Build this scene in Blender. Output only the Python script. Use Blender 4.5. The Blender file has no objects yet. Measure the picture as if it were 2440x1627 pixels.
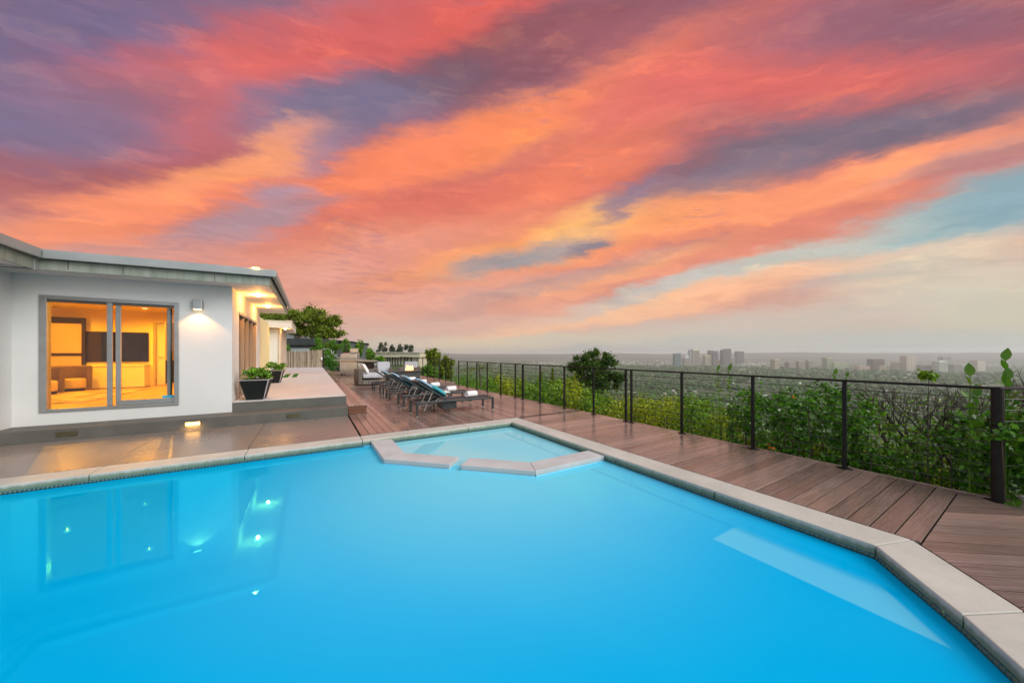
import bpy, math, random
import numpy as np
from mathutils import Vector, Matrix
R=math.radians
S=bpy.context.scene
COL=S.collection
# ------------------------------------------------------------------ camera, sky, sun, exposure
EYE=1.38; FPX=788.0; CXP=1220.0; HYP=843.0           # photograph: 2440 px wide, focal length in px, horizon row
SA,CA=.51867,.85498                                  # camera heading: (SA,CA) forward, (CA,-SA) right
cam=bpy.data.cameras.new('camera'); cam.sensor_width=36; cam.lens=FPX/2440*36
cam.shift_y=(HYP-813.5)/2440; cam.clip_start=.05; cam.clip_end=80000
co=bpy.data.objects.new('camera',cam); COL.objects.link(co)
co.location=(0,0,EYE); co.rotation_euler=(R(90),0,-math.atan2(SA,CA)); S.camera=co
S.view_settings.view_transform='Standard'; S.view_settings.look='None'
S.view_settings.exposure=.6; S.view_settings.gamma=1; S.view_settings.use_curve_mapping=False
S.cycles.use_denoising=True
S.cycles.max_bounces=10; S.cycles.diffuse_bounces=4; S.cycles.glossy_bounces=4
S.cycles.transparent_max_bounces=16; S.cycles.volume_bounces=4
S.cycles.sample_clamp_indirect=6; S.cycles.sample_clamp_direct=0
S.cycles.caustics_reflective=False

def lin(c):
    return tuple(((x/255)/12.92 if x/255<=.04045 else ((x/255+.055)/1.055)**2.4) for x in c)+(1,)
class NT:
    def __init__(s,tree): s.t=tree; s.n=tree.nodes; s.l=tree.links
    def add(s,typ,ins=None,**kw):
        nd=s.n.new(typ)
        for k,v in kw.items(): setattr(nd,k,v)
        if ins:
            for k,v in ins.items():
                so=nd.inputs[k]
                if isinstance(v,bpy.types.NodeSocket): s.l.new(v,so)
                else: so.default_value=v
        return nd
    def math(s,op,a,b=0.0,c=0.0,clamp=False):
        nd=s.add('ShaderNodeMath',{0:a,1:b,2:c},operation=op); nd.use_clamp=clamp; return nd.outputs[0]
    def vmath(s,op,a,b=None,scale=None):
        nd=s.add('ShaderNodeVectorMath',operation=op)
        for i,v in enumerate((a,b)):
            if v is None: continue
            if isinstance(v,bpy.types.NodeSocket): s.l.new(v,nd.inputs[i])
            else: nd.inputs[i].default_value=v
        if scale is not None:
            if isinstance(scale,bpy.types.NodeSocket): s.l.new(scale,nd.inputs['Scale'])
            else: nd.inputs['Scale'].default_value=scale
        return nd
    def mix(s,f,a,b,blend='MIX'):
        nd=s.n.new('ShaderNodeMix'); nd.data_type='RGBA'; nd.blend_type=blend
        for k,v in ((0,f),(6,a),(7,b)):
            if isinstance(v,bpy.types.NodeSocket): s.l.new(v,nd.inputs[k])
            else: nd.inputs[k].default_value=v
        return nd.outputs[2]
    def mapr(s,v,a,b,c,d,interp='LINEAR'):
        nd=s.add('ShaderNodeMapRange',{'Value':v,'From Min':a,'From Max':b,'To Min':c,'To Max':d},interpolation_type=interp)
        return nd.outputs[0]
    def noise(s,vec,scale,detail=3,rough=.55,dist=0):
        nd=s.add('ShaderNodeTexNoise',{'Scale':scale,'Detail':detail,'Roughness':rough,'Distortion':dist})
        if vec is not None: s.l.new(vec,nd.inputs['Vector'])
        return nd
    def mapping(s,vec,loc=(0,0,0),rot=(0,0,0),scale=(1,1,1),typ='POINT'):
        nd=s.add('ShaderNodeMapping',{'Vector':vec,'Location':loc,'Rotation':rot,'Scale':scale},vector_type=typ)
        return nd.outputs[0]

def sky_world():
    w=bpy.data.worlds.new('World'); S.world=w; w.use_nodes=True
    w.node_tree.nodes.clear(); g=NT(w.node_tree)
    tc=g.add('ShaderNodeTexCoord'); d=tc.outputs['Generated']
    dr=g.vmath('DOT_PRODUCT',d,(CA,-SA,0)).outputs['Value']
    df=g.vmath('DOT_PRODUCT',d,(SA,CA,0)).outputs['Value']
    dz=g.vmath('DOT_PRODUCT',d,(0,0,1)).outputs['Value']
    k=g.math('DIVIDE',2.0,g.math('ADD',g.math('MAXIMUM',df,-.9),1.0))
    q=g.add('ShaderNodeCombineXYZ',{0:g.math('MULTIPLY',dr,k),1:g.math('MULTIPLY',dz,k),2:0.0}).outputs[0]
    # wind-drawn warps of the cloud layer
    n1=g.noise(g.mapping(q,rot=(0,0,R(-16)),scale=(1.3,4.2,1)),1.4,4,.5)
    n2=g.noise(g.mapping(q,rot=(0,0,R(-12)),scale=(3,9,1)),2.6,7,.62)
    n3=g.noise(g.mapping(q,rot=(0,0,R(-4)),scale=(9,24,1)),2.2,6,.65)
    w1=g.vmath('SUBTRACT',n1.outputs['Color'],(.5,.5,.5)).outputs[0]
    w1=g.vmath('MULTIPLY',w1,(.20,.10,0)).outputs[0]
    w2=g.vmath('SUBTRACT',n2.outputs['Color'],(.5,.5,.5)).outputs[0]
    w2=g.vmath('MULTIPLY',w2,(.13,.07,0)).outputs[0]
    qq=g.vmath('ADD',g.vmath('ADD',q,w1).outputs[0],w2).outputs[0]
    w3=g.vmath('SUBTRACT',n3.outputs['Color'],(.5,.5,.5)).outputs[0]
    w3=g.vmath('MULTIPLY',w3,(.05,.028,0)).outputs[0]
    qq=g.vmath('ADD',qq,w3).outputs[0]
    # base gradient with elevation
    cr=g.add('ShaderNodeValToRGB',{'Fac':g.mapr(dz,-.02,1,0,1)}); e=cr.color_ramp; e.elements.remove(e.elements[0])
    e.elements[0].position=1.0; e.elements[0].color=lin((150,118,140))
    for z,c in ((0,(188,184,180)),(.05,(205,178,168)),(.13,(222,160,142)),(.27,(222,132,112)),(.42,(192,104,104)),(.6,(150,100,118)),(.8,(146,116,140))):
        el=e.elements.new((z+.02)/1.02); el.color=lin(c)
    col=cr.outputs[0]
    def q_of(x,y):
        X=(x*1.0374-CXP)/FPX; Z=(HYP-y*1.0374)/FPX; n=math.sqrt(X*X+1+Z*Z)
        kk=2/(1+1/n); return np.array((X/n*kk,Z/n*kk))
    ST=[ # x,y,rx,ry,angle,colour,amount   (sky directions, sized as seen in the photograph)
    (150,150,520,230,8,(114,104,142),.95),
    (230,385,420,60,6,(168,94,100),.8),(560,190,330,95,16,(226,108,104),.95),
    (900,60,260,90,15,(212,98,98),.85),(1120,30,180,60,25,(228,98,88),.8),(1130,140,230,70,20,(132,84,98),.95),
    (950,205,180,50,15,(116,94,114),.85),(1400,50,240,70,12,(150,88,100),.85),(1640,110,230,60,32,(214,104,100),.85),
    (2250,110,300,90,-5,(160,95,112),.75),
    (770,265,190,70,8,(122,114,146),.95),(690,345,110,40,10,(150,132,160),.8),
    (370,462,330,46,18,(250,148,108),.95),(560,365,150,34,22,(250,160,112),.8),
    (420,570,240,34,8,(205,150,146),.7),
    (1210,285,330,52,22,(255,152,96),1),(930,375,330,46,17,(252,138,100),.95),(1010,470,420,50,10,(226,118,100),.75),
    (1340,380,230,70,28,(240,130,100),.9),(1600,170,300,80,14,(224,112,108),.9),
    (1850,190,260,50,2,(222,106,102),.8),
    (1750,345,230,44,12,(118,104,122),.95),(2080,300,280,46,10,(116,106,128),.95),(1600,420,230,34,14,(132,116,136),.85),
    (1930,425,330,36,15,(254,156,114),1),(2180,372,220,18,16,(230,156,136),.8),
    (1560,505,330,40,12,(250,152,112),.95),(1250,560,300,46,14,(255,168,108),.95),(1330,520,120,34,24,(255,190,120),.8),
    (1450,450,90,20,35,(140,120,145),.8),(1190,592,150,24,14,(156,152,160),.95),(1340,566,40,14,5,(118,118,140),.85),
    (980,540,260,36,10,(236,146,118),.75),(800,600,260,40,10,(224,152,138),.7),
    (1420,630,200,20,16,(248,170,126),.8),
    (2180,525,420,62,17,(150,180,190),1),(2352,450,160,48,17,(134,166,182),.9),(1720,618,300,24,15,(192,196,190),.95),
    (1960,605,380,20,8,(232,196,174),.75),(1560,690,330,22,12,(250,188,152),.9),
    (1240,745,240,18,11,(246,196,160),.8),
    (2200,660,300,80,0,(210,202,186),.9),(2352,730,200,60,0,(200,196,172),.8),(1750,745,420,36,4,(202,192,184),.8),
    (1020,690,260,26,10,(230,168,152),.7),
    (960,755,300,18,4,(220,176,164),.7),(700,640,120,30,10,(232,166,150),.6),
    (140,285,230,75,6,(112,112,148),.8),(330,230,160,50,8,(140,104,128),.6),(590,505,170,30,12,(158,146,164),.75),(640,440,60,24,10,(152,150,178),.7),(1930,60,300,60,3,(126,94,118),.7),(2290,365,160,26,12,(160,124,138),.6),(1260,655,260,20,15,(176,150,150),.6),(1500,668,220,14,15,(192,190,190),.7),
    (1180,788,330,16,2,(216,200,178),.8),(1900,795,700,26,0,(186,188,184),.9),(1300,815,1500,10,0,(176,180,182),.7)]
    for (x,y,rx,ry,a,c,am) in ST:
        c0=q_of(x,y); ca,sa=math.cos(R(a)),math.sin(R(a))
        e1=q_of(x+ca*40,y-sa*40)-c0; e2=q_of(x+sa*40,y+ca*40)-c0
        sx=np.linalg.norm(e1)/40*rx*1.7; sy=np.linalg.norm(e2)/40*ry*1.7; an=math.atan2(e1[1],e1[0])
        m=g.mapping(qq,(c0[0],c0[1],0),(0,0,an),(sx,sy,1),'TEXTURE')
        ln=g.vmath('LENGTH',m).outputs['Value']
        f=g.mapr(ln,.1,1.15,am,0,'SMOOTHERSTEP')
        col=g.mix(f,col,lin(c))
    # fine ripples
    up=g.mapr(dz,.02,.2,0,1,'SMOOTHSTEP')
    n4=g.noise(g.mapping(qq,rot=(0,0,R(-14)),scale=(2.2,11,1)),2.2,9,.68)
    rip=g.math('MULTIPLY',g.math('SUBTRACT',n4.outputs['Fac'],.5),g.math('MULTIPLY',up,.6))
    n5=g.noise(g.mapping(q,rot=(0,0,R(3)),scale=(5,26,1)),3.2,3,.6)
    patch=g.noise(q,2.1,2,.5)
    pm=g.math('MULTIPLY',g.mapr(patch.outputs['Fac'],.5,.66,0,1,'SMOOTHSTEP'),up)
    rip2=g.math('MULTIPLY',g.math('SUBTRACT',n5.outputs['Fac'],.5),g.math('MULTIPLY',pm,.45))
    n6=g.noise(g.mapping(qq,rot=(0,0,R(-19)),scale=(2.2,8,1)),2.4,10,.66,.35)
    wf=g.math('MULTIPLY',g.mapr(n6.outputs['Fac'],.5,.72,0,.55,'SMOOTHSTEP'),up)
    col=g.mix(wf,col,g.vmath('MULTIPLY',g.vmath('ADD',col,(.10,.03,.0)).outputs[0],(1.25,1.28,1.08)).outputs[0])
    sc=g.math('MULTIPLY',g.mapr(n5.outputs['Fac'],.48,.66,0,1,'SMOOTHSTEP'),g.math('MULTIPLY',pm,.4))
    col=g.mix(sc,col,lin((150,108,124)))
    br=g.math('ADD',1.0,g.math('ADD',rip,rip2))
    col=g.vmath('SCALE',col,scale=br).outputs[0]
    # the unseen half of the sky: clear pale dusk, from the sky model and thin cloud
    ns=g.add('ShaderNodeTexSky',sky_type='NISHITA'); ns.sun_disc=False; ns.sun_elevation=R(24); ns.sun_rotation=math.atan2(.55,-.83)
    pale=g.mix(.5,g.vmath('SCALE',ns.outputs[0],scale=.10).outputs[0],(.80,.80,.82,1))
    th=g.noise(d,2.0,4,.55)
    pale=g.vmath('SCALE',pale,scale=g.mapr(th.outputs['Fac'],.3,.7,.9,1.1)).outputs[0]
    sel=g.math('ADD',df,g.math('MULTIPLY',dz,-.25))
    mk=g.mapr(sel,-.25,.38,0,1,'SMOOTHSTEP')
    col=g.vmath('MULTIPLY',col,(.69,.69,.655)).outputs[0]
    col=g.mix(mk,pale,col)
    bg=g.add('ShaderNodeBackground',{'Color':col,'Strength':1.0})
    o=g.add('ShaderNodeOutputWorld',{'Surface':bg.outputs[0]})
    w.cycles.sampling_method='MANUAL'; w.cycles.sample_map_resolution=512
sky_world()
sl=bpy.data.lights.new('sun','SUN'); sl.energy=1.5; sl.angle=R(40); sl.color=(1,.97,.93)
so=bpy.data.objects.new('sun',sl); COL.objects.link(so)
_sd=Vector((.55,-.83,.75)).normalized()              # towards the sun: behind and right of the camera
so.rotation_euler=_sd.to_track_quat('Z','Y').to_euler(); so.location=(20,-30,40)

# ------------------------------------------------------------------ photograph geometry helpers (metres, ray/plane maths)
def to(x,d,z=0.0): return (x*CA+d*SA,-x*SA+d*CA,z)
def on_z(px,py,z=0.0):
    d=FPX*(EYE-z)/(py-HYP); return to((px-CXP)/FPX*d,d,z)
def at_d(px,py,d): return to((px-CXP)/FPX*d,d,EYE-(py-HYP)/FPX*d)
def on_v(px,v,py):
    k=(px-CXP)/FPX; u=(v*SA+k*v*CA)/(CA-k*SA); d=u*SA+v*CA
    return (u,v,EYE-(py-HYP)/FPX*d)
def pxd(u,v):
    d=u*SA+v*CA; return CXP+FPX*(u*CA-v*SA)/d, d

# ------------------------------------------------------------------ mesh helpers
class MB:
    def __init__(s): s.v=[]; s.f=[]
    def add(s,vs,fs):
        n=len(s.v); s.v+= [tuple(p) for p in vs]; s.f+=[tuple(i+n for i in f) for f in fs]; return s
    def box(s,x0,x1,y0,y1,z0,z1,M=None):
        vs=[Vector(p) for p in ((x0,y0,z0),(x1,y0,z0),(x1,y1,z0),(x0,y1,z0),(x0,y0,z1),(x1,y0,z1),(x1,y1,z1),(x0,y1,z1))]
        if M is not None: vs=[M@p for p in vs]
        return s.add(vs,((0,3,2,1),(4,5,6,7),(0,1,5,4),(1,2,6,5),(2,3,7,6),(3,0,4,7)))
    def prism(s,poly,z0,z1):
        n=len(poly); zz0=z0 if hasattr(z0,'__len__') else [z0]*n; zz1=z1 if hasattr(z1,'__len__') else [z1]*n
        vs=[(p[0],p[1],zz0[i]) for i,p in enumerate(poly)]+[(p[0],p[1],zz1[i]) for i,p in enumerate(poly)]
        a=sum(poly[i][0]*poly[(i+1)%n][1]-poly[(i+1)%n][0]*poly[i][1] for i in range(n))
        o=range(n) if a>0 else range(n-1,-1,-1); o=list(o)
        fs=[tuple(reversed(o)),tuple(i+n for i in o)]
        for k in range(n):
            i,j=o[k],o[(k+1)%n]; fs.append((i,j,j+n,i+n))
        return s.add(vs,fs)
    def frustum(s,cx,cy,z0,z1,a0,b0,a1,b1):
        vs=[(cx+sx*a0/2,cy+sy*b0/2,z0) for sx,sy in ((-1,-1),(1,-1),(1,1),(-1,1))]+[(cx+sx*a1/2,cy+sy*b1/2,z1) for sx,sy in ((-1,-1),(1,-1),(1,1),(-1,1))]
        return s.add(vs,((0,3,2,1),(4,5,6,7),(0,1,5,4),(1,2,6,5),(2,3,7,6),(3,0,4,7)))
    def tube(s,pts,r,n=8,cap=True):
        pts=[Vector(p) for p in pts]; rs=r if hasattr(r,'__len__') else [r]*len(pts)
        base=len(s.v); prev=None
        for i,p in enumerate(pts):
            t=(pts[min(i+1,len(pts)-1)]-pts[max(i-1,0)]).normalized()
            if prev is None:
                a=Vector((0,0,1)) if abs(t.z)<.9 else Vector((1,0,0)); x=t.cross(a).normalized()
            else: x=(prev-t*prev.dot(t)).normalized()
            prev=x; y=t.cross(x)
            for k in range(n):
                an=2*math.pi*k/n; s.v.append(tuple(p+(x*math.cos(an)+y*math.sin(an))*rs[i]))
        for i in range(len(pts)-1):
            for k in range(n):
                a=base+i*n+k; b=base+i*n+(k+1)%n; s.f.append((a,b,b+n,a+n))
        if cap:
            s.f.append(tuple(base+k for k in reversed(range(n)))); s.f.append(tuple(base+(len(pts)-1)*n+k for k in range(n)))
        return s
    def lathe(s,prof,cx=0,cy=0,n=20):
        base=len(s.v)
        for (r,z) in prof:
            for k in range(n):
                a=2*math.pi*k/n; s.v.append((cx+r*math.cos(a),cy+r*math.sin(a),z))
        for i in range(len(prof)-1):
            for k in range(n):
                a=base+i*n+k; b=base+i*n+(k+1)%n; s.f.append((a,b,b+n,a+n))
        s.f.append(tuple(base+k for k in reversed(range(n)))); s.f.append(tuple(base+(len(prof)-1)*n+k for k in range(n)))
        return s
    def mesh(s,name,m,smooth=False):
        me=bpy.data.meshes.new(name); me.from_pydata(s.v,[],s.f); me.update()
        if m: me.materials.append(m)
        if smooth: me.polygons.foreach_set('use_smooth',[True]*len(me.polygons))
        return me
    def build(s,name,m,parent=None,bevel=0,seg=2,smooth=False,loc=None,rz=None):
        o=bpy.data.objects.new(name,s.mesh(name,m,smooth)); COL.objects.link(o)
        if parent is not None: o.parent=parent
        if loc is not None: o.location=loc
        if rz is not None: o.rotation_euler=(0,0,rz)
        if bevel:
            b=o.modifiers.new('bevel','BEVEL'); b.width=bevel; b.segments=seg; b.limit_method='ANGLE'; b.angle_limit=R(35)
        if smooth=='auto': pass
        return o
def link_mesh(name,me,parent=None,loc=(0,0,0),rz=0):
    o=bpy.data.objects.new(name,me); COL.objects.link(o); o.parent=parent; o.location=loc; o.rotation_euler=(0,0,rz); return o
def tag(o,label=None,cat=None,group=None,kind=None):
    if label: o['label']=label
    if cat: o['category']=cat
    if group: o['group']=group
    if kind: o['kind']=kind
    return o
def thing(name,loc=(0,0,0),rz=0,label=None,cat=None,group=None,kind=None):
    o=bpy.data.objects.new(name,None); COL.objects.link(o); o.location=loc; o.rotation_euler=(0,0,rz)
    o.empty_display_size=.1
    return tag(o,label,cat,group,kind)
def copy_tree(o,parent=None):
    c=o.copy(); COL.objects.link(c); c.parent=parent
    for ch in list(o.children): copy_tree(ch,c)
    return c
def np_mesh(name,V,F4,m,parent=None,smooth=False):
    V=np.asarray(V,np.float32); F4=np.asarray(F4,np.int32); k=F4.shape[1]
    me=bpy.data.meshes.new(name); me.vertices.add(len(V)); me.vertices.foreach_set('co',V.ravel())
    me.loops.add(F4.size); me.loops.foreach_set('vertex_index',F4.ravel())
    me.polygons.add(len(F4)); me.polygons.foreach_set('loop_start',np.arange(0,F4.size,k,dtype=np.int32))
    me.polygons.foreach_set('loop_total',np.full(len(F4),k,np.int32)); me.update(calc_edges=True); me.validate()
    if smooth: me.polygons.foreach_set('use_smooth',[True]*len(me.polygons))
    me.materials.append(m); o=bpy.data.objects.new(name,me); COL.objects.link(o)
    if parent is not None: o.parent=parent
    return o

# ------------------------------------------------------------------ materials
def M_(name,c1,c2=None,rough=.6,scale=3.0,bump=0.0,bscale=40,metal=0,spec=.5,coords='Object',stretch=(1,1,1),detail=4,rand=0.0,rough2=None,coat=0,band=(.35,.65)):
    m=bpy.data.materials.new(name); m.use_nodes=True; g=NT(m.node_tree); g.n.clear()
    tc=g.add('ShaderNodeTexCoord'); v=tc.outputs[coords]
    if rand:
        oi=g.add('ShaderNodeObjectInfo'); v=g.vmath('ADD',v,g.vmath('SCALE',(13.,7.,3.),scale=g.math('MULTIPLY',oi.outputs['Random'],9.0)).outputs[0]).outputs[0]
    v=g.mapping(v,scale=stretch)
    p=g.add('ShaderNodeBsdfPrincipled',{'Roughness':rough,'Metallic':metal,'Specular IOR Level':spec,'Coat Weight':coat})
    n=g.noise(v,scale,detail,.6)
    f=g.mapr(n.outputs['Fac'],band[0],band[1],0,1)
    c=g.mix(f,tuple(c1)+(1,),tuple(c2 if c2 else c1)+(1,))
    if rand: c=g.vmath('SCALE',c,scale=g.mapr(oi.outputs['Random'],0,1,1-rand,1+rand)).outputs[0]
    g.l.new(c,p.inputs['Base Color'])
    if rough2 is not None:
        g.l.new(g.mapr(n.outputs['Fac'],.3,.7,rough,rough2),p.inputs['Roughness'])
    if bump:
        b=g.noise(v,bscale,3,.6); bb=g.add('ShaderNodeBump',{'Strength':bump,'Distance':.01,'Height':b.outputs['Fac']})
        g.l.new(bb.outputs[0],p.inputs['Normal'])
    g.add('ShaderNodeOutputMaterial',{'Surface':p.outputs[0]}); m['g']=1
    return m
def emis(name,c,s):
    m=bpy.data.materials.new(name); m.use_nodes=True; g=NT(m.node_tree); g.n.clear()
    e=g.add('ShaderNodeEmission',{'Color':tuple(c)+(1,),'Strength':s}); g.add('ShaderNodeOutputMaterial',{'Surface':e.outputs[0]}); return m

STUCCO=M_('white_stucco',(.60,.618,.605),(.665,.675,.665),.85,.8,.2,160,detail=8)
STUCCO_IN=M_('interior_paint',(.82,.70,.36),(.84,.72,.38),.8,1)
SOFFIT=M_('soffit_paint',(.72,.70,.68),(.76,.74,.72),.7,2,.05,100)
METAL_GREY=M_('grey_painted_metal',(.30,.32,.31),(.34,.36,.35),.38,2,0,40,.3,rough2=.5)
ALU=M_('grey_aluminium',(.34,.35,.35),(.40,.41,.41),.35,3,0,40,.7)
ALU_D=M_('dark_track_metal',(.10,.09,.08),(.15,.13,.11),.4,3,0,40,.5)
BLACKM=M_('black_railing_paint',(.006,.0055,.005),(.016,.013,.011),.5,18,.1,60,0,spec=.25,rough2=.65)
CABLE=M_('dark_steel_cable',(.03,.028,.024),(.05,.046,.04),.5,30,0,40,.3)
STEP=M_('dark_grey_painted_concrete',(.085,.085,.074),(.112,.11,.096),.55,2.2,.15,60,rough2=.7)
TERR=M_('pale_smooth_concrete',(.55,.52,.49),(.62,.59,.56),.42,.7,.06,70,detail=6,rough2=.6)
WHITE=M_('white_cloth',(.78,.76,.74),(.86,.84,.82),.9,30,.3,120)
GREYC=M_('light_grey_cushion',(.42,.44,.47),(.50,.52,.55),.9,14,.3,160)
WICK=M_('brown_grey_wicker',(.10,.085,.07),(.15,.13,.105),.6,60,.5,90,stretch=(1,1,5))
PITM=M_('charcoal_concrete',(.045,.047,.045),(.065,.068,.065),.55,5,.15,60)
STEEL=M_('stainless_steel',(.62,.60,.57),(.70,.68,.65),.28,6,0,40,.9,stretch=(1,12,1))
LFR=M_('graphite_lounger_paint',(.035,.045,.048),(.05,.06,.063),.35,9,0,40,.4)
LCH=M_('bare_metal_strut',(.45,.44,.40),(.55,.54,.50),.3,9,0,40,.9)
SLING=M_('dark_mesh_sling',(.03,.033,.038),(.045,.05,.055),.7,80,.4,300)
TEAL=M_('teal_satin_fabric',(.02,.36,.42),(.05,.45,.50),.45,6,.2,120)
BLUE=M_('blue_towel_cloth',(.28,.50,.66),(.36,.58,.72),.85,14,.3,160)
POTB=M_('black_glazed_planter',(.008,.011,.010),(.013,.016,.015),.6,4,spec=.2)
POTE=M_('pale_planter_edge',(.42,.40,.40),(.5,.48,.48),.6,4)
SOIL=M_('potting_soil',(.03,.02,.012),(.05,.035,.02),.95,30,.5,90)
REED=M_('weathered_reed',(.22,.17,.11),(.40,.33,.24),.85,9,.4,60,stretch=(1,1,.2),rand=.35)
CREAMS=M_('cream_siding_paint',(.56,.52,.38),(.62,.58,.44),.7,2)
DARKW=M_('dark_window_glass',(.015,.015,.015),(.03,.03,.03),.15,2)
NROOF=M_('charcoal_roof_sheet',(.035,.04,.038),(.05,.055,.05),.5,.5)
NGREY=M_('grey_stucco_neighbour',(.30,.29,.28),(.36,.35,.34),.8,.7)
BRONZE=M_('dark_bronze_step_light',(.10,.09,.05),(.16,.145,.09),.4,20,0,40,.6)
GRASS=M_('lawn_turf',(.03,.12,.008),(.07,.2,.015),.9,60,.6,120)
WOODD=M_('dark_brown_lacquer',(.014,.006,.003),(.026,.011,.005),.6,4,spec=.3)
CREAMF=M_('cream_upholstery',(.36,.27,.2),(.42,.32,.24),.9,20,.2,120)
TANF=M_('tan_upholstery',(.10,.055,.03),(.14,.08,.04),.85,20,.2,120)
CABW=M_('pale_cabinet_lacquer',(.66,.62,.5),(.7,.66,.54),.5,3)
TVM=M_('black_screen',(.008,.006,.005),(.012,.008,.006),.2,1,spec=.3)
FLOORW=M_('honey_wood_floor',(.45,.26,.11),(.55,.33,.15),.35,3,.05,60,stretch=(1,9,1))
RUG=M_('patterned_rug',(.55,.42,.28),(.16,.09,.05),.95,2.2,.3,100,stretch=(1,4,1),band=(.48,.55))
CURT=M_('beige_curtain_cloth',(.46,.33,.22),(.56,.42,.30),.9,3,.1,80,stretch=(1,1,.1))
BARK=M_('tree_bark',(.07,.05,.035),(.13,.10,.07),.9,14,.6,40,stretch=(1,1,.25))
TWIG=M_('bare_grey_twig',(.06,.048,.035),(.12,.10,.075),.9,14)
TILE=M_('blue_glass_mosaic',(.06,.30,.42),(.16,.42,.52),.2,25,rand=0)
SPA=M_('pale_spa_stone',(.44,.45,.44),(.52,.53,.52),.5,3,.12,70,detail=6,rough2=.7)
BLUEP=M_('blue_sticker',(.02,.30,.50),(.05,.4,.6),.5,8)
FLAME=emis('flame',(1,.28,.06),7)
LAMP=emis('warm_lamp_lens',(1,.72,.38),22)
SCL=emis('sconce_lens',(1,.62,.28),5)

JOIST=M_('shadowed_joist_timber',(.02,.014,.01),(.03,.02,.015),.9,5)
def deck_mat():
    m=bpy.data.materials.new('wet_hardwood_board'); m.use_nodes=True; g=NT(m.node_tree); g.n.clear()
    tc=g.add('ShaderNodeTexCoord'); oi=g.add('ShaderNodeObjectInfo'); r=oi.outputs['Random']
    v=g.vmath('ADD',tc.outputs['Object'],g.vmath('SCALE',(31.,17.,5.),scale=r).outputs[0]).outputs[0]
    gr=g.noise(g.mapping(v,scale=(1.1,26,8)),2.2,5,.65,.4)
    fi=g.noise(g.mapping(v,scale=(3,120,20)),3,3,.6)
    c=g.mix(g.mapr(gr.outputs['Fac'],.32,.68,0,1),(.16,.113,.093,1),(.31,.235,.20,1))
    c=g.mix(g.mapr(fi.outputs['Fac'],.4,.75,0,.55),c,(.07,.035,.026,1))
    red=g.mapr(r,0,1,0,1); c=g.mix(g.math('MULTIPLY',red,.45),c,(.33,.20,.155,1))
    c=g.vmath('SCALE',c,scale=g.mapr(g.math('FRACT',g.math('MULTIPLY',r,7.3)),0,1,.68,1.22)).outputs[0]
    ge=g.add('ShaderNodeNewGeometry')
    wet=g.noise(g.mapping(ge.outputs['Position'],scale=(1,1,1)),.55,4,.6)
    ro=g.mapr(wet.outputs['Fac'],.38,.62,.13,.34)
    p=g.add('ShaderNodeBsdfPrincipled',{'Base Color':c,'Roughness':ro,'Specular IOR Level':.85})
    b=g.add('ShaderNodeBump',{'Strength':.25,'Distance':.004,'Height':gr.outputs['Fac']}); g.l.new(b.outputs[0],p.inputs['Normal'])
    g.add('ShaderNodeOutputMaterial',{'Surface':p.outputs[0]}); return m
DECK=deck_mat()
RISER=M_('red_brown_riser_paint',(.13,.05,.025),(.17,.07,.035),.45,6,stretch=(1,6,6))
def slab_mat():
    m=bpy.data.materials.new('sealed_patio_concrete'); m.use_nodes=True; g=NT(m.node_tree); g.n.clear()
    ge=g.add('ShaderNodeNewGeometry'); v=ge.outputs['Position']
    a=g.noise(v,.9,5,.6); b=g.noise(g.mapping(v,scale=(1,5,1)),2.5,4,.6)
    c=g.mix(g.mapr(a.outputs['Fac'],.35,.65,0,1),(.185,.155,.132,1),(.225,.19,.165,1))
    c=g.mix(g.mapr(b.outputs['Fac'],.5,.8,0,.25),c,(.15,.128,.112,1))
    p=g.add('ShaderNodeBsdfPrincipled',{'Base Color':c,'Roughness':g.mapr(a.outputs['Fac'],.3,.7,.24,.34),'Specular IOR Level':.6})
    bu=g.add('ShaderNodeBump',{'Strength':.12,'Distance':.004,'Height':g.noise(v,60,3).outputs['Fac']}); g.l.new(bu.outputs[0],p.inputs['Normal'])
    g.add('ShaderNodeOutputMaterial',{'Surface':p.outputs[0]}); return m
SLAB=slab_mat()
def coping_mat():
    m=bpy.data.materials.new('cast_coping_concrete'); m.use_nodes=True; g=NT(m.node_tree); g.n.clear()
    ge=g.add('ShaderNodeNewGeometry'); pz=g.add('ShaderNodeSeparateXYZ',{0:ge.outputs['Position']}); v=ge.outputs['Position']
    a=g.noise(v,1.6,5,.6); f=g.noise(v,14,4,.6)
    c=g.mix(g.mapr(a.outputs['Fac'],.35,.65,0,1),(.44,.43,.375,1),(.55,.53,.46,1))
    c=g.mix(g.mapr(f.outputs['Fac'],.55,.8,0,.3),c,(.28,.28,.23,1))
    # algae film on the rim near the waterline
    d=g.noise(g.mapping(v,scale=(9,9,1.5)),2.5,4,.7)
    h=g.math('ADD',g.mapr(pz.outputs[2],-.065,-.008,1,0),g.math('MULTIPLY',g.math('SUBTRACT',d.outputs['Fac'],.5),.9))
    c=g.mix(g.mapr(h,.12,.6,0,.85),c,(.10,.17,.10,1))
    c=g.mix(g.mapr(h,.95,1.25,0,.9),c,(.03,.05,.018,1))
    p=g.add('ShaderNodeBsdfPrincipled',{'Base Color':c,'Roughness':.62})
    bu=g.add('ShaderNodeBump',{'Strength':.15,'Distance':.004,'Height':g.noise(v,70,3).outputs['Fac']}); g.l.new(bu.outputs[0],p.inputs['Normal'])
    g.add('ShaderNodeOutputMaterial',{'Surface':p.outputs[0]}); return m
COPE=coping_mat()
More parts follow.
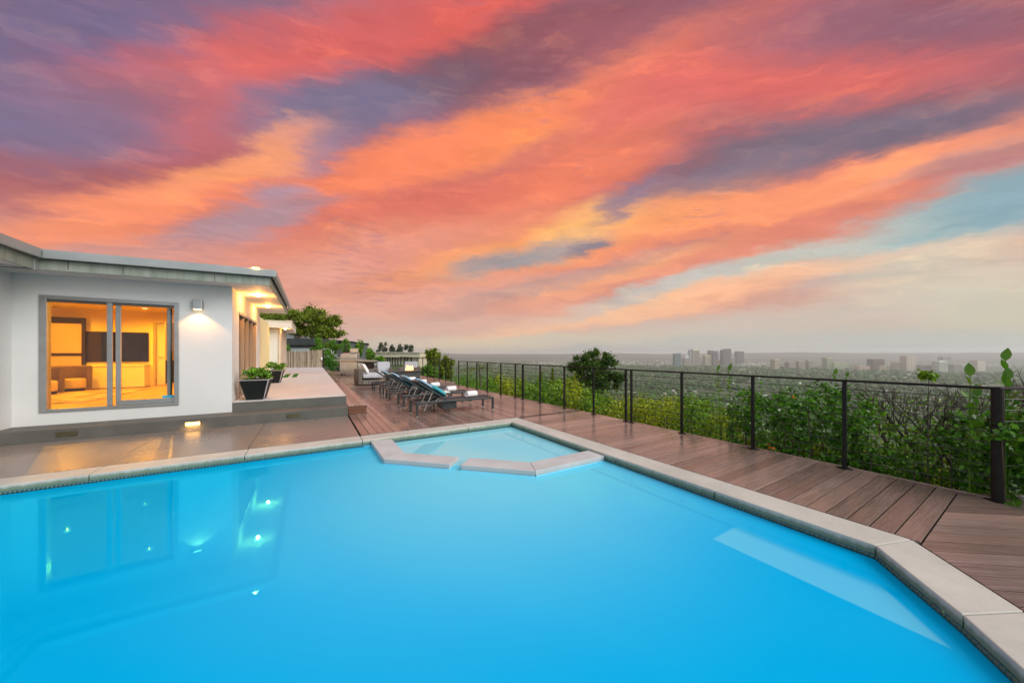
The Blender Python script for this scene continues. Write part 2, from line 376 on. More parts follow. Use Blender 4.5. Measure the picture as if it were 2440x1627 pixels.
def fascia_mat():
    m=bpy.data.materials.new('stained_fascia_paint'); m.use_nodes=True; g=NT(m.node_tree); g.n.clear()
    v=g.add('ShaderNodeNewGeometry').outputs['Position']
    a=g.noise(g.mapping(v,scale=(6,6,.4)),2,5,.7)
    c=g.mix(g.mapr(a.outputs['Fac'],.35,.65,0,1),(.31,.33,.29,1),(.20,.235,.18,1))
    p=g.add('ShaderNodeBsdfPrincipled',{'Base Color':c,'Roughness':.6})
    g.add('ShaderNodeOutputMaterial',{'Surface':p.outputs[0]}); return m
FASC=fascia_mat()
def glass_mat():
    m=bpy.data.materials.new('window_glass'); m.use_nodes=True; g=NT(m.node_tree); g.n.clear()
    fr=g.add('ShaderNodeFresnel',{'IOR':1.45})
    t=g.add('ShaderNodeBsdfTransparent',{'Color':(.93,.95,.94,1)}); gl=g.add('ShaderNodeBsdfGlossy',{'Roughness':.0,'Color':(1,1,1,1)})
    mx=g.add('ShaderNodeMixShader',{0:fr.outputs[0],1:t.outputs[0],2:gl.outputs[0]})
    g.add('ShaderNodeOutputMaterial',{'Surface':mx.outputs[0]}); return m
GLASS=glass_mat()
def water_mat(name,body,clear,tint,pale_sheen=False):
    m=bpy.data.materials.new(name); m.use_nodes=True; g=NT(m.node_tree); g.n.clear()
    v=g.add('ShaderNodeNewGeometry').outputs['Position']
    b=g.add('ShaderNodeBump',{'Strength':.04,'Distance':.02,'Height':g.noise(v,1.6,2,.4).outputs['Fac']})
    fr=g.add('ShaderNodeFresnel',{'IOR':1.68,'Normal':b.outputs[0]})
    if pale_sheen:   # pale sky reflection beside the spa, painted into the water's body colour
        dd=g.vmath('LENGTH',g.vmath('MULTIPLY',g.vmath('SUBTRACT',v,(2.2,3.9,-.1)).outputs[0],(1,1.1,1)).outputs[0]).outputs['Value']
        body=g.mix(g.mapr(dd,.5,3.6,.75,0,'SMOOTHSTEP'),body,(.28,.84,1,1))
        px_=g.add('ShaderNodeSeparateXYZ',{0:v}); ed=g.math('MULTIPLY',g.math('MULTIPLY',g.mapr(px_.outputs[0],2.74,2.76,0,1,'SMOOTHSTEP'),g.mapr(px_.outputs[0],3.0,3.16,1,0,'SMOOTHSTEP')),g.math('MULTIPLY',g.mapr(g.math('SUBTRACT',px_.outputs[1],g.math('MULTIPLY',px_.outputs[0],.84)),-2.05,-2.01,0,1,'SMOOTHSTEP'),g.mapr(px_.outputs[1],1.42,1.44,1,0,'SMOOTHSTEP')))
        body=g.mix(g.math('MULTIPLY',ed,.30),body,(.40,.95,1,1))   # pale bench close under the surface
    t=g.add('ShaderNodeBsdfTransparent',{'Color':(.55,.93,1,1)}); df=g.add('ShaderNodeBsdfDiffuse',{'Color':body})
    bm_=g.add('ShaderNodeMixShader',{0:clear,1:df.outputs[0],2:t.outputs[0]})
    gl=g.add('ShaderNodeBsdfGlossy',{'Roughness':.008,'Color':tint,'Normal':b.outputs[0]})
    mx=g.add('ShaderNodeMixShader',{0:fr.outputs[0],1:bm_.outputs[0],2:gl.outputs[0]})
    g.add('ShaderNodeOutputMaterial',{'Surface':mx.outputs[0]}); return m
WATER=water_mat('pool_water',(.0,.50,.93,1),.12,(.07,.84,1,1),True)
SPAWATER=water_mat('spa_water',(.34,.86,1,1),.2,(.5,.86,1,1))

PLASTER=M_('pool_plaster',(.05,.50,.75),(.08,.55,.8),.8,.4)
def leaf_mat(name,c1,c2,c3=None,tr=.35,rough=.5):
    m=bpy.data.materials.new(name); m.use_nodes=True; g=NT(m.node_tree); g.n.clear()
    ge=g.add('ShaderNodeNewGeometry'); ri=ge.outputs['Random Per Island']
    n=g.noise(ge.outputs['Position'],1.3,3,.6)
    c=g.mix(ri,tuple(c1)+(1,),tuple(c2)+(1,))
    if c3: c=g.mix(g.mapr(n.outputs['Fac'],.45,.65,0,.8),c,tuple(c3)+(1,))
    c=g.vmath('SCALE',c,scale=g.mapr(g.math('FRACT',g.math('MULTIPLY',ri,5.7)),0,1,.45,1.7)).outputs[0]
    p=g.add('ShaderNodeBsdfPrincipled',{'Base Color':c,'Roughness':rough,'Specular IOR Level':.4})
    t=g.add('ShaderNodeBsdfTranslucent',{'Color':c})
    mx=g.add('ShaderNodeMixShader',{0:tr,1:p.outputs[0],2:t.outputs[0]})
    g.add('ShaderNodeOutputMaterial',{'Surface':mx.outputs[0]}); return m
LG=leaf_mat('green_leaf',(.05,.17,.008),(.13,.32,.015),(.2,.32,.01))
LY=leaf_mat('yellow_green_leaf',(.20,.27,.006),(.36,.40,.012),(.18,.33,.01))
LD=leaf_mat('dark_green_leaf',(.02,.10,.008),(.12,.32,.02),(.10,.26,.012),.35,.35)
LT=leaf_mat('deep_tree_leaf',(.025,.075,.008),(.07,.15,.012),(.09,.15,.01),.3)
LO=leaf_mat('olive_tree_leaf',(.12,.17,.012),(.25,.31,.02),(.19,.28,.015),.35)
LS=leaf_mat('silvery_leaf',(.09,.11,.07),(.20,.22,.15),None,.2)
LB=leaf_mat('bright_leaf',(.09,.24,.01),(.2,.38,.03),(.1,.3,.01),.35)
FLOW=leaf_mat('orange_petal',(.65,.10,.01),(.75,.2,.01),None,.3)
WHT=leaf_mat('white_petal',(.7,.7,.65),(.8,.8,.76),None,.3)
WOODI=M_('trellis_wood',(.25,.17,.1),(.33,.24,.15),.8,10)

# ================================================================== TERRAIN, HAZE, FAR CITY
def sstep(x,a,b):
    t=np.clip((x-a)/(b-a),0,1); return t*t*(3-2*t)
def vnoise(x,y,seed=0):
    x=np.asarray(x,float); y=np.asarray(y,float)
    xi=np.floor(x); yi=np.floor(y); fx=x-xi; fy=y-yi; fx=fx*fx*(3-2*fx); fy=fy*fy*(3-2*fy)
    def h(a,b):
        s=np.sin(a*127.1+b*311.7+seed*74.7)*43758.5453; return s-np.floor(s)
    return (h(xi,yi)*(1-fx)+h(xi+1,yi)*fx)*(1-fy)+(h(xi,yi+1)*(1-fx)+h(xi+1,yi+1)*fx)*fy
LOW=-170.0
def ground_h(x,y):
    x=np.asarray(x,float); y=np.asarray(y,float)
    s=np.maximum(0,x-6.0-.20*np.maximum(0,y-16)); r=np.hypot(x,y)
    base=-2.0+1.9*sstep(y,22,27)*(x<40)
    z=base+(LOW-base)*(1-np.exp(-s/230))
    # everything far away lies on the basin floor, except the ridge the house stands on (left and behind)
    a=sstep(r,120,900)*sstep(x*CA-y*SA*0.0+ (x*SA+y*CA)*.35,-200,500)
    z=z*(1-a)+LOW*a
    n=(vnoise(x/260,y/260,1)-.5)*34+(vnoise(x/90,y/90,2)-.5)*10
    z=z+n*sstep(r,150,700)*(1-sstep(r,2600,3400))
    return z
def terrain():
    na=360; rr=np.concatenate([np.linspace(0,8,5)[1:],np.geomspace(10,14900,92)])
    an=np.linspace(0,2*np.pi,na,endpoint=False); A,Rr=np.meshgrid(an,rr)
    X=Rr*np.cos(A); Y=Rr*np.sin(A); Z=ground_h(X,Y)
    V=np.stack([X,Y,Z],-1).reshape(-1,3); V=np.vstack([V,[[0,0,-2.0]]])
    nr=len(rr); i=np.arange(nr-1)[:,None]*na; j=np.arange(na)[None,:]; j2=(j+1)%na
    F=np.stack([i+j,i+na+j,i+na+j2,i+j2],-1).reshape(-1,4)
    c=len(V)-1; T=np.stack([np.full(na,c),j[0],j2[0],np.full(na,c)],-1)
    m=bpy.data.materials.new('wooded_basin_ground'); m.use_nodes=True; g=NT(m.node_tree); g.n.clear()
    p=g.add('ShaderNodeNewGeometry').outputs['Position']
    a=g.noise(p,.011,6,.65); b=g.noise(p,.0016,4,.6); cc=g.noise(p,.05,4,.7)
    c1=g.mix(g.mapr(a.outputs['Fac'],.4,.62,0,1),(.022,.048,.014,1),(.05,.095,.028,1))
    c1=g.mix(g.mapr(b.outputs['Fac'],.55,.64,0,.7),c1,(.10,.13,.05,1))
    c1=g.mix(g.mapr(cc.outputs['Fac'],.70,.74,0,.6),c1,(.2,.19,.16,1))
    pb=g.add('ShaderNodeBsdfPrincipled',{'Base Color':c1,'Roughness':.95})
    g.add('ShaderNodeOutputMaterial',{'Surface':pb.outputs[0]})
    o=np_mesh('ground',V,F,m,smooth=True); tag(o,kind='structure')
terrain()
def hills():
    m=M_('distant_hill_scrub',(.045,.055,.035),(.07,.08,.05),.95,.002)
    for k,(d0,amp,base,seed) in enumerate(((13600,60,8,3),(10800,60,-125,8))):
        an=np.linspace(R(-75),R(80),220); V=[]; 
        for a in an:
            x,y,_=to(math.sin(a)*d0,math.cos(a)*d0)
            h=base+amp*(float(vnoise(a*7,0,seed))-.35)+12*float(vnoise(a*40,0,seed+1))
            for rr,f in ((-1400,0),(-700,.55),(0,1),(900,.4)):
                s=(d0+rr)/d0; V.append((x*s,y*s,LOW-3+(h-LOW)*f if f else LOW-3))
        n=len(an); F=[(i*4+j,i*4+j+1,i*4+j+5,i*4+j+4) for i in range(n-1) for j in range(3)]
        o=np_mesh('hills',V,F,m,smooth=True); tag(o,kind='structure')
hills()
def haze():
    m=bpy.data.materials.new('air_haze'); m.use_nodes=True; g=NT(m.node_tree); g.n.clear()
    v=g.add('ShaderNodeVolumePrincipled',{'Color':(.93,.99,1,1),'Density':HZ,'Anisotropy':0.35})
    g.add('ShaderNodeOutputMaterial',{'Volume':v.outputs[0]})
    o=MB().box(-15500,15500,-15500,15500,LOW-30,140).build('haze',m); tag(o,kind='stuff')
HZ=7.5e-5
haze()
rng=np.random.default_rng(5)
TOWERS=[ # x0,x1,ytop,ybase (photo px), colour key, label, flags
 (1604,1607.5,856,872,'teal','narrow dark teal block left of the slant-topped glass tower',''),
 (1607.5,1623,841,873,'teal','teal glass tower with a slanted top at the left end of the skyline','slant'),
 (1632,1641.5,846,870,'pale','small white-topped block beside the teal glass tower',''),
 (1629,1644.5,853,871,'beige','low beige office block in front of the white-topped block','ribs'),
 (1642.5,1650,834,870,'grey','slim grey slab joined to the left of the cream-framed tower',''),
 (1650,1668,831.5,870,'tan','tall tower with a bright cream frame across its top','crown'),
 (1649.5,1658,848.5,869.6,'blue','blue-grey block in front of the cream-framed tower',''),
 (1658,1670.5,851,869.4,'taupe','taupe block right of the blue-grey one below the cream-framed tower','ribs'),
 (1678.5,1698,847,869.9,'cream','bright cream square block with a raised roof cap','cap'),
 (1690,1701,835,868.5,'dark','dark grey tower rising behind the bright cream square block',''),
 (1698,1709,843.5,870,'dark','dark grey slab right of the bright cream square block',''),
 (1703,1717,835.5,868.6,'grey','pale grey tower with a rounded top behind the dark slab','round'),
 (1712,1721,860,869.8,'cream','small cream block at the foot of the skyline','')
 ,(1721,1731,833.5,870.2,'dark','left and lower half of the stepped dark tower pair','ribs'),
 (1728,1743,831,869.9,'dark2','right and taller half of the stepped dark tower pair','ribs'),
 (1732,1753,852,869,'tan','tan office block in front of the stepped dark tower pair','ribs'),
 (1754.5,1774,837,867,'dark','dark grey notched tower standing alone right of the main skyline','ribs'),
 (1844.5,1858.5,856,882,'cream','slim cream tower standing alone between the two groups','ribs'),
 (1878.5,1898,862,880.6,'beige','leftmost of the three beige apartment slabs','ribs'),
 (1901,1921,860.5,880.1,'beige','middle of the three beige apartment slabs','ribs'),
 (1925,1938,858,880.1,'beige','narrow rightmost of the three beige slabs, with a roof plant','cap'),
 (1968.5,1985.5,851.7,880.4,'lime','pale yellow-green latticed tower','ribs'),
 (1985,2026,864.4,880.5,'lime','wide pale yellow-green block with rows of windows','rows'),
 (2045,2075.5,872,882.3,'pink','low pink building left of the maroon block','rows'),
 (2076,2110.5,855.5,881.6,'maroon','square maroon brick block','ribs'),
 (2107.5,2135,871,882.9,'cream','low cream hotel with arches right of the maroon block','rows'),
 (2135,2157,862.5,883.4,'cream','cream block with dark vertical bands beside the tall tan tower','ribs'),
 (2157,2185.5,848.3,883.8,'tan','tall tan tower with two white vertical piers','piers'),
 (2193.5,2223,870,884,'taupe','low taupe block right of the tall tan tower','rows'),
 (2244,2269,849.7,872,'grey','hazy grey slab behind the white stepped block','ribs'),
 (2235,2261,860.6,885,'white','white stepped block with a roof tower','cap'),
 (2269.5,2293.5,868.2,883.4,'tan','wide tan block right of the white stepped block','ribs'),
 (2326,2350.5,859.7,884,'beige','square beige tower near the right end of the city','piers')]
TC=dict(teal=(.14,.24,.26),pale=(.6,.6,.6),beige=(.42,.36,.28),grey=(.25,.25,.26),tan=(.40,.32,.25),blue=(.12,.16,.21),taupe=(.28,.24,.21),
 cream=(.62,.54,.34),dark=(.11,.105,.11),dark2=(.15,.14,.14),lime=(.45,.48,.26),pink=(.55,.38,.30),maroon=(.18,.09,.07),white=(.66,.65,.54))
TM={k:M_('tower_'+k,c,tuple(x*1.1 for x in c),.7,.02) for k,c in TC.items()}
TWH=M_('tower_trim_cream',(.72,.68,.52),(.74,.7,.56),.7,.02)
TWD=M_('tower_window_band',(.05,.055,.06),(.08,.085,.09),.3,.02)
for (x0,x1,yt,yb,k,lab,fl) in TOWERS:
    d=FPX*(EYE-LOW)/(yb-HYP); w=(x1-x0)/FPX*d; h=(yb-yt)/FPX*d+3; cx=((x0+x1)/2-CXP)/FPX*d
    dep=max(18,min(w*.9,55)); P=to(cx,d+dep/2,LOW-2)
    t=thing('office_tower' if h>45 else 'apartment_block',P,-math.atan2(SA,CA)+R(6),lab+' ','tower' if h>45 else 'building')
    m=TM[k]; w*=.93
    if fl=='slant':
        MB().add([(-w/2,-dep/2,0),(w/2,-dep/2,0),(w/2,dep/2,0),(-w/2,dep/2,0),(-w/2,-dep/2,h*.955),(w/2,-dep/2,h),(w/2,dep/2,h),(-w/2,dep/2,h*.955)],
          ((0,3,2,1),(4,5,6,7),(0,1,5,4),(1,2,6,5),(2,3,7,6),(3,0,4,7))).build('facade',m,t)
    elif fl=='round':
        b=MB().lathe([(w/2,0),(w/2,h*.86),(w*.47,h*.93),(w*.38,h*.98),(w*.2,h)],n=16); b.build('facade',m,t)
    else: MB().box(-w/2,w/2,-dep/2,dep/2,0,h).build('facade',m,t)
    if fl=='crown':
        MB().box(-w/2-1,w/2+1,-dep/2-1,-dep/2+.5,h*.90,h+1).box(-w/2-1,-w/2+3,-dep/2-1,-dep/2+.5,0,h*.90).box(w/2-3,w/2+1,-dep/2-1,-dep/2+.5,0,h*.90).build('crown_frame',TWH,t)
    if fl=='cap': MB().box(-w*.3,w*.3,-dep*.3,dep*.3,h,h+5).build('roof_plant',m,t)
    if fl in('ribs','crown','cap','slant'):
        n=max(3,int(w/5)); b=MB()
        for i in range(n): x=-w/2+(i+.5)*w/n; b.box(x-.9,x+.9,-dep/2-.5,-dep/2+.4,3,h*.93)
        n=max(3,int(dep/5))
        for i in range(n): y=-dep/2+(i+.5)*dep/n; b.box(w/2-.4,w/2+.5,y-.9,y+.9,3,h*.93); b.box(-w/2-.5,-w/2+.4,y-.9,y+.9,3,h*.93)
        tag(b.build('window_band',TWD,t),kind='stuff')
    if fl=='rows':
        n=max(2,int(h/6)); b=MB()
        for i in range(n): z=2+(i+.4)*(h-3)/n; b.box(-w/2+2,w/2-2,-dep/2-.5,-dep/2+.4,z,z+1.8)
        tag(b.build('window_band',TWD,t),kind='stuff')
    if fl=='piers':
        for xx in (-.12,.12): MB().box(w*xx-1.2,w*xx+1.2,-dep/2-1,-dep/2+.5,0,h).build('pier',TWH,t)
def low_city():
    V=[];F=[]
    def bx(x,y,z,a,b,h,r):
        c,s=math.cos(r),math.sin(r); n=len(V)
        for zz in (z,z+h):
            for sx,sy in ((-1,-1),(1,-1),(1,1),(-1,1)):
                X=sx*a/2;Y=sy*b/2; V.append((x+X*c-Y*s,y+X*s+Y*c,zz))
        F.extend([(n+4,n+5,n+6,n+7),(n,n+1,n+5,n+4),(n+1,n+2,n+6,n+5),(n+2,n+3,n+7,n+6),(n+3,n,n+4,n+7)])
    def put(px,py,wpx,hpx):
        d=FPX*(EYE-LOW)/(py-HYP); x,y,_=to((px-CXP)/FPX*d,d); z=float(ground_h(x,y))
        bx(x,y,z-1,wpx/FPX*d,wpx/FPX*d*.8,hpx/FPX*d+1,rng.uniform(0,3))
    for i in range(1500):   # plain between the groups
        px=rng.uniform(1040,2440); py=HYP+ (8+ rng.uniform(0,1)**1.3*24) if px<1620 else HYP+rng.uniform(10,30)
        put(px,py,rng.uniform(.7,2.4)*(1 if rng.random()<.93 else 2.2),rng.uniform(.35,1.5))
    for c,sx,sy,n in ((1490,30,3,110),(1330,45,3,160),(1800,20,2,70),(2310,12,3,40),(1590,15,4,60),(1780,30,1.2,30)):
        for i in range(n):
            put(c+rng.normal(0,sx),max(HYP+12,867+rng.normal(0,sy)),rng.uniform(1,4),rng.uniform(.8,2.2))
    m=bpy.data.materials.new('small_building_walls'); m.use_nodes=True; g=NT(m.node_tree); g.n.clear()
    ri=g.add('ShaderNodeNewGeometry').outputs['Random Per Island']
    c=g.mix(ri,(.25,.24,.22,1),(.75,.72,.66,1)); p=g.add('ShaderNodeBsdfPrincipled',{'Base Color':c,'Roughness':.8})
    g.add('ShaderNodeOutputMaterial',{'Surface':p.outputs[0]})
    tag(np_mesh('low_city_buildings',V,F,m),'mass of small pale buildings spread over the hazy plain','city',kind='stuff')
    V.clear(); F.clear()
    for i in range(80):
        px=rng.uniform(1500,2440); py=rng.uniform(880,985)
        d=FPX*(EYE-LOW)/(py-HYP); x,y,_=to((px-CXP)/FPX*d,d); z=float(ground_h(x,y))
        if rng.random()<.6:
            for k in range(rng.integers(1,4)): bx(x+rng.normal(0,25),y+rng.normal(0,25),z,rng.uniform(8,22),rng.uniform(7,14),rng.uniform(5,9),rng.uniform(0,3))
    for px,py,w in ((1614,916,26),(1628,914,22),(1766,881,40),(1774,881,30),(1500,930,18),(1512,935,14),(2150,918,60),(2170,919,40),(2345,921,26),(2420,892,30),(2128,900,20),(2155,901,26),(2247,904,22),(1745,918,8)):
        d=FPX*(EYE-LOW)/(py-HYP); x,y,_=to((px-CXP)/FPX*d,d); bx(x,y,float(ground_h(x,y))+3,w,10,8,rng.uniform(-.3,.3))
    tag(np_mesh('scattered_white_houses',V,F,m),'scattered pale houses among the wooded hills below','houses',kind='stuff')
low_city()
def forest():
    # tree crowns as small faceted blobs, thousands, reading as one wood
    ico=bpy.data.meshes.new('t'); import bmesh; bm=bmesh.new(); bmesh.ops.create_icosphere(bm,subdivisions=1,radius=1)
    iv=np.array([v.co[:] for v in bm.verts]); jf=np.array([[v.index for v in f.verts] for f in bm.faces]); bm.free()
    N=26000; a=rng.uniform(R(-14),R(62),N); r=np.exp(rng.uniform(np.log(150),np.log(5200),N))
    x=r*np.sin(a); y=r*np.cos(a); X=x*CA+y*SA; Y=-x*SA+y*CA
    keep=vnoise(X/170,Y/170,9)>.27; X=X[keep];Y=Y[keep];r=r[keep]; N=len(X)
    Z=ground_h(X,Y); sz=rng.uniform(3.0,7.0,N)*(1+r/3500)
    J=iv[None]*(1+rng.uniform(-.28,.28,(N,len(iv),1))); J=J*sz[:,None,None]*np.array((1,1,.85))
    V=(J+np.stack([X,Y,Z+sz*.45],-1)[:,None,:]).reshape(-1,3)
    F=(jf[None]+(np.arange(N)*len(iv))[:,None,None]).reshape(-1,3)
    m=leaf_mat('far_wood_canopy',(.018,.055,.010),(.045,.105,.02),(.065,.12,.02),0,.9)
    tag(np_mesh('far_woodland',V,F,m),'dense dark wood covering the hills below the city','wood',kind='stuff')
forest()

# ================================================================== POOL
pool=thing('swimming_pool',(0,0,0),kind='structure')
WL=-.10
PO=[(3.82,6.08),(3.82,.56),(3.27,.09),(2.62,-.34),(1.7,-.62),(-3.73,-.62),(-3.73,6.08)]
PI_=[(3.48,5.75),(3.48,.68),(2.95,.26),(2.44,-.07),(1.64,-.30),(-3.40,-.30),(-3.40,5.75)]
# coping stones: split each side at the joints the photograph shows
def lerp(a,b,t): return (a[0]+(b[0]-a[0])*t,a[1]+(b[1]-a[1])*t)
def stone(a,b,c,d_):
    # a,b outer; c,d inner
    cx=(a[0]+b[0]+c[0]+d_[0])/4; cy=(a[1]+b[1]+c[1]+d_[1])/4; g=.0025
    q=[]
    for p in (a,b,c,d_):
        dx,dy=cx-p[0],cy-p[1]; L=math.hypot(dx,dy); q.append((p[0]+dx/L*g*1.4-cx,p[1]+dy/L*g*1.4-cy))
    o=MB().prism(q,-.072,0).build('coping_stone',COPE,pool,bevel=.006,seg=2,loc=(cx,cy,0)); return o
def side(i,j,cuts):
    a,b=PO[i],PO[j]; c,d_=PI_[i],PI_[j]; ts=[0]+cuts+[1]
    for k in range(len(ts)-1):
        stone(lerp(a,b,ts[k]),lerp(a,b,ts[k+1]),lerp(c,d_,ts[k+1]),lerp(c,d_,ts[k]))
side(0,1,[.30,.53,.78]); side(1,2,[]); side(2,3,[]); side(3,4,[]); side(4,5,[.33,.66]); side(5,6,[.3,.6])
def vside(us):
    # back side: v from 6.08 (outer) to 5.75 (inner), going from left to right
    for k in range(len(us)-1):
        a=us[k]; b=us[k+1]
        stone((a,6.08),(b,6.08),(b if k<len(us)-2 else 3.48,5.75),(a if k else -3.40,5.75))
vside([-3.73,-2.18,-.78,.70,2.53,3.82])
# basin: plaster walls, gently sloping floor
def basin():
    b=MB(); P=PI_; n=len(P); out=[(x,y) for x,y in P]
    sh=.012
    def zf(x,y): return -.95-.55*max(0,min(1,(5.0-y)/4.0))
    vs=[];fs=[]
    for (x,y) in out: vs.append((x,y,-.072))
    for (x,y) in out: vs.append((x,y,zf(x,y)))
    for i in range(n):
        j=(i+1)%n; fs.append((i,j,j+n,i+n))
    b.add(vs,fs)
    # floor as grid
    nx=24; ny=24; x0,x1,y0,y1=-3.5,3.6,-.4,5.8; g0=len(b.v)
    gv=[(x0+(x1-x0)*i/nx,y0+(y1-y0)*j/ny) for j in range(ny+1) for i in range(nx+1)]
    b.add([(x,y,zf(x,y)) for x,y in gv],[(j*(nx+1)+i,j*(nx+1)+i+1,(j+1)*(nx+1)+i+1,(j+1)*(nx+1)+i) for j in range(ny) for i in range(nx)])
    return b.build('basin',PLASTER,pool)
basin()
wp=[(3.479,3.40),(3.479,.681),(2.951,.261),(2.441,-.069),(1.641,-.299),(-3.399,-.299),(-3.399,5.749),(.98,5.749),(.98,4.77),(1.62,4.14),(1.73,4.04),(2.375,3.41)]
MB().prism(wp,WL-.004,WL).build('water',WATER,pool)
MB().prism([(3.479,3.402),(3.479,5.749),(.982,5.749),(.982,4.772),(1.622,4.142),(1.732,4.042),(2.376,3.412)],WL-.003,WL+.001).build('spa_water',SPAWATER,pool)
# underwater bench along the right wall
MB().prism([(2.76,1.43),(2.76,.30),(2.94,.43),(3.10,.56),(3.10,1.43)],-.34,-.20).build('underwater_bench',M_('bench_plaster',(.88,.97,.98),(.9,.98,1.0),.8,.4),pool,bevel=.02)
# waterline mosaic: three-centimetre tiles in columns
def tiles():
    V=[];F=[]
    def run(a,b,inx,iny,rows=5):
        L=math.hypot(b[0]-a[0],b[1]-a[1]); n=int(L/.031); tx,ty=(b[0]-a[0])/L,(b[1]-a[1])/L
        for i in range(n):
            s0=i*L/n+.0015; s1=(i+1)*L/n-.0015
            for r in range(rows):
                z1=-.074-r*.031; z0=z1-.028; k=len(V)
                for s in (s0,s1):
                    for z in (z0,z1):
                        for dpt in (0,.006): V.append((a[0]+tx*s+inx*dpt,a[1]+ty*s+iny*dpt,z))
                # verts order: s,z,d
                F.extend([(k+1,k+3,k+7,k+5),(k+2,k+6,k+7,k+3),(k,k+1,k+5,k+4),(k,k+2,k+3,k+1),(k+4,k+5,k+7,k+6)])
    for i in range(7):
        a=PI_[i]; b=PI_[(i+1)%7]; tx,ty=b[0]-a[0],b[1]-a[1]; L=math.hypot(tx,ty); nx,ny=ty/L,-tx/L
        # inward: clockwise polygon -> right-hand side of travel
        run(a,b,nx,ny,5 if i in(0,1,2,6) else 3)
    m=bpy.data.materials.new('waterline_mosaic'); m.use_nodes=True; g=NT(m.node_tree); g.n.clear()
    ri=g.add('ShaderNodeNewGeometry').outputs['Random Per Island']
    c=g.mix(ri,(.12,.46,.62,1),(.30,.66,.78,1)); pz=g.add('ShaderNodeSeparateXYZ',{0:g.add('ShaderNodeNewGeometry').outputs['Position']}); c=g.mix(g.mapr(pz.outputs[2],-.108,-.098,0,.92),c,(.035,.055,.02,1)); p=g.add('ShaderNodeBsdfPrincipled',{'Base Color':c,'Roughness':.25})
    g.add('ShaderNodeOutputMaterial',{'Surface':p.outputs[0]})
    tag(np_mesh('waterline_tile',V,F,m,pool),kind='stuff')
tiles()
# spa: dividing wall capped by stone, gap for the spillway, bench and pale floor
spa=thing('spa_divider',(0,0,0),label='low angular stone-capped wall closing off the spa corner of the pool',cat='spa wall')
SO_L=[(.82,5.745),(.83,4.70),(1.51,4.03)]; SI_L=[(1.14,5.745),(1.14,4.84),(1.73,4.25)]
SO_R=[(1.62,3.93),(2.31,3.26),(3.474,3.25)]; SI_R=[(1.84,4.15),(2.44,3.57),(3.474,3.56)]
def cap(o,i,k):
    q=[o[k],o[k+1],i[k+1],i[k]]; cx=sum(p[0] for p in q)/4; cy=sum(p[1] for p in q)/4
    q=[(x-cx,y-cy) for x,y in q]; q=[(x*(1-.002/max(.1,abs(x))),y*(1-.002/max(.1,abs(y)))) for x,y in q]
    MB().prism(q,-.085,-.03).build('capstone',SPA,spa,bevel=.006,loc=(cx,cy,0))
for k in (0,1): cap(SO_L,SI_L,k); cap(SO_R,SI_R,k)
SPW=M_('spa_wall_plaster',(.30,.62,.72),(.36,.68,.78),.6,2)
def ins(q,t=.02):
    cx=sum(p[0] for p in q)/len(q); cy=sum(p[1] for p in q)/len(q); return [(p[0]+(cx-p[0])*t,p[1]+(cy-p[1])*t) for p in q]
for o,i in ((SO_L,SI_L),(SO_R,SI_R)):
    for k in (0,1): MB().prism(ins([o[k],o[k+1],i[k+1],i[k]]),-1.2,-.087).build('spa_wall',SPW,spa)
SPF=M_('spa_white_plaster',(.90,.97,.97),(.92,.98,.98),.8,1)
MB().prism([(1.15,5.74),(1.15,4.84),(1.74,4.24),(1.84,4.14),(2.44,3.58),(3.47,3.57),(3.47,5.74)],-1.0,-.42).build('spa_bench',SPF,spa)
MB().prism([(1.52,4.02),(1.61,3.94),(1.83,4.14),(1.74,4.24)],-1.0,-.14).build('spillway_sill',SPF,spa)
p=on_z(600+2150/7.84,920+1108/7.84,WL)
tag(MB().lathe([(.001,-.012),(.07,-.012),(.085,0),(.08,.012),(.05,.02),(.001,.022)],n=24).build('chlorine_float',BLUEP,None,smooth=True,loc=(p[0],p[1]-.05,WL)),'flat blue disc floating in the pool beside the spa wall','float')

# ================================================================== PAVING, STEPS, TERRACE
patio=thing('patio',(0,0,0),kind='structure')
cuts=[-4.1,-2.19,-.79,.695]
for k in range(3):
    MB().box(cuts[k]+.003,cuts[k+1]-.003,6.085,8.195,-.10,0).build('paving_slab',SLAB,patio,bevel=.004)
MB().box(-4.1,-3.735,-.62,6.08,-.10,0).build('paving_slab',SLAB,patio,bevel=.004)
MB().box(-4.6,.71,-1.0,-.625,-.10,0).build('paving_slab',SLAB,patio,bevel=.004)
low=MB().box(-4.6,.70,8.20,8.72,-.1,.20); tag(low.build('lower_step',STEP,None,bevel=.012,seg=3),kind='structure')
terr=thing('terrace',(0,0,0),kind='structure')
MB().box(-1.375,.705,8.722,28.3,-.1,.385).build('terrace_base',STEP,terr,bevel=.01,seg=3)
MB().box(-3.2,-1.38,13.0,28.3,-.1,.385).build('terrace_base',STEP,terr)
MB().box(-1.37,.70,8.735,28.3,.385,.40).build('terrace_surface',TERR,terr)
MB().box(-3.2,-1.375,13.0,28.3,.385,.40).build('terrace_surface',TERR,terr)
for u0,u1 in ((-.70,-.53),(-1.03,-.84),(-1.36,-1.17)):
    b=MB()
    for i in range(260):
        x=random.uniform(u0,u1-.01); y=random.uniform(16.6,19.1); a=random.uniform(0,6.28); h=random.uniform(.02,.05)
        dx,dy=math.cos(a)*.012,math.sin(a)*.012; b.add([(x-dx,y-dy,0),(x+dx,y+dy,0),(x+dx*.2,y+dy*.5,h)],[(0,1,2)])
    b.box(u0,u1,16.6,19.1,-.0,.006)
    tag(b.build('grass',GRASS,None,loc=(0,0,.402)),'strip of green turf let into the terrace, %s of the three beside the far planter'%('rightmost' if u0==-.70 else 'middle' if u0==-1.03 else 'leftmost'),'grass',kind='stuff')

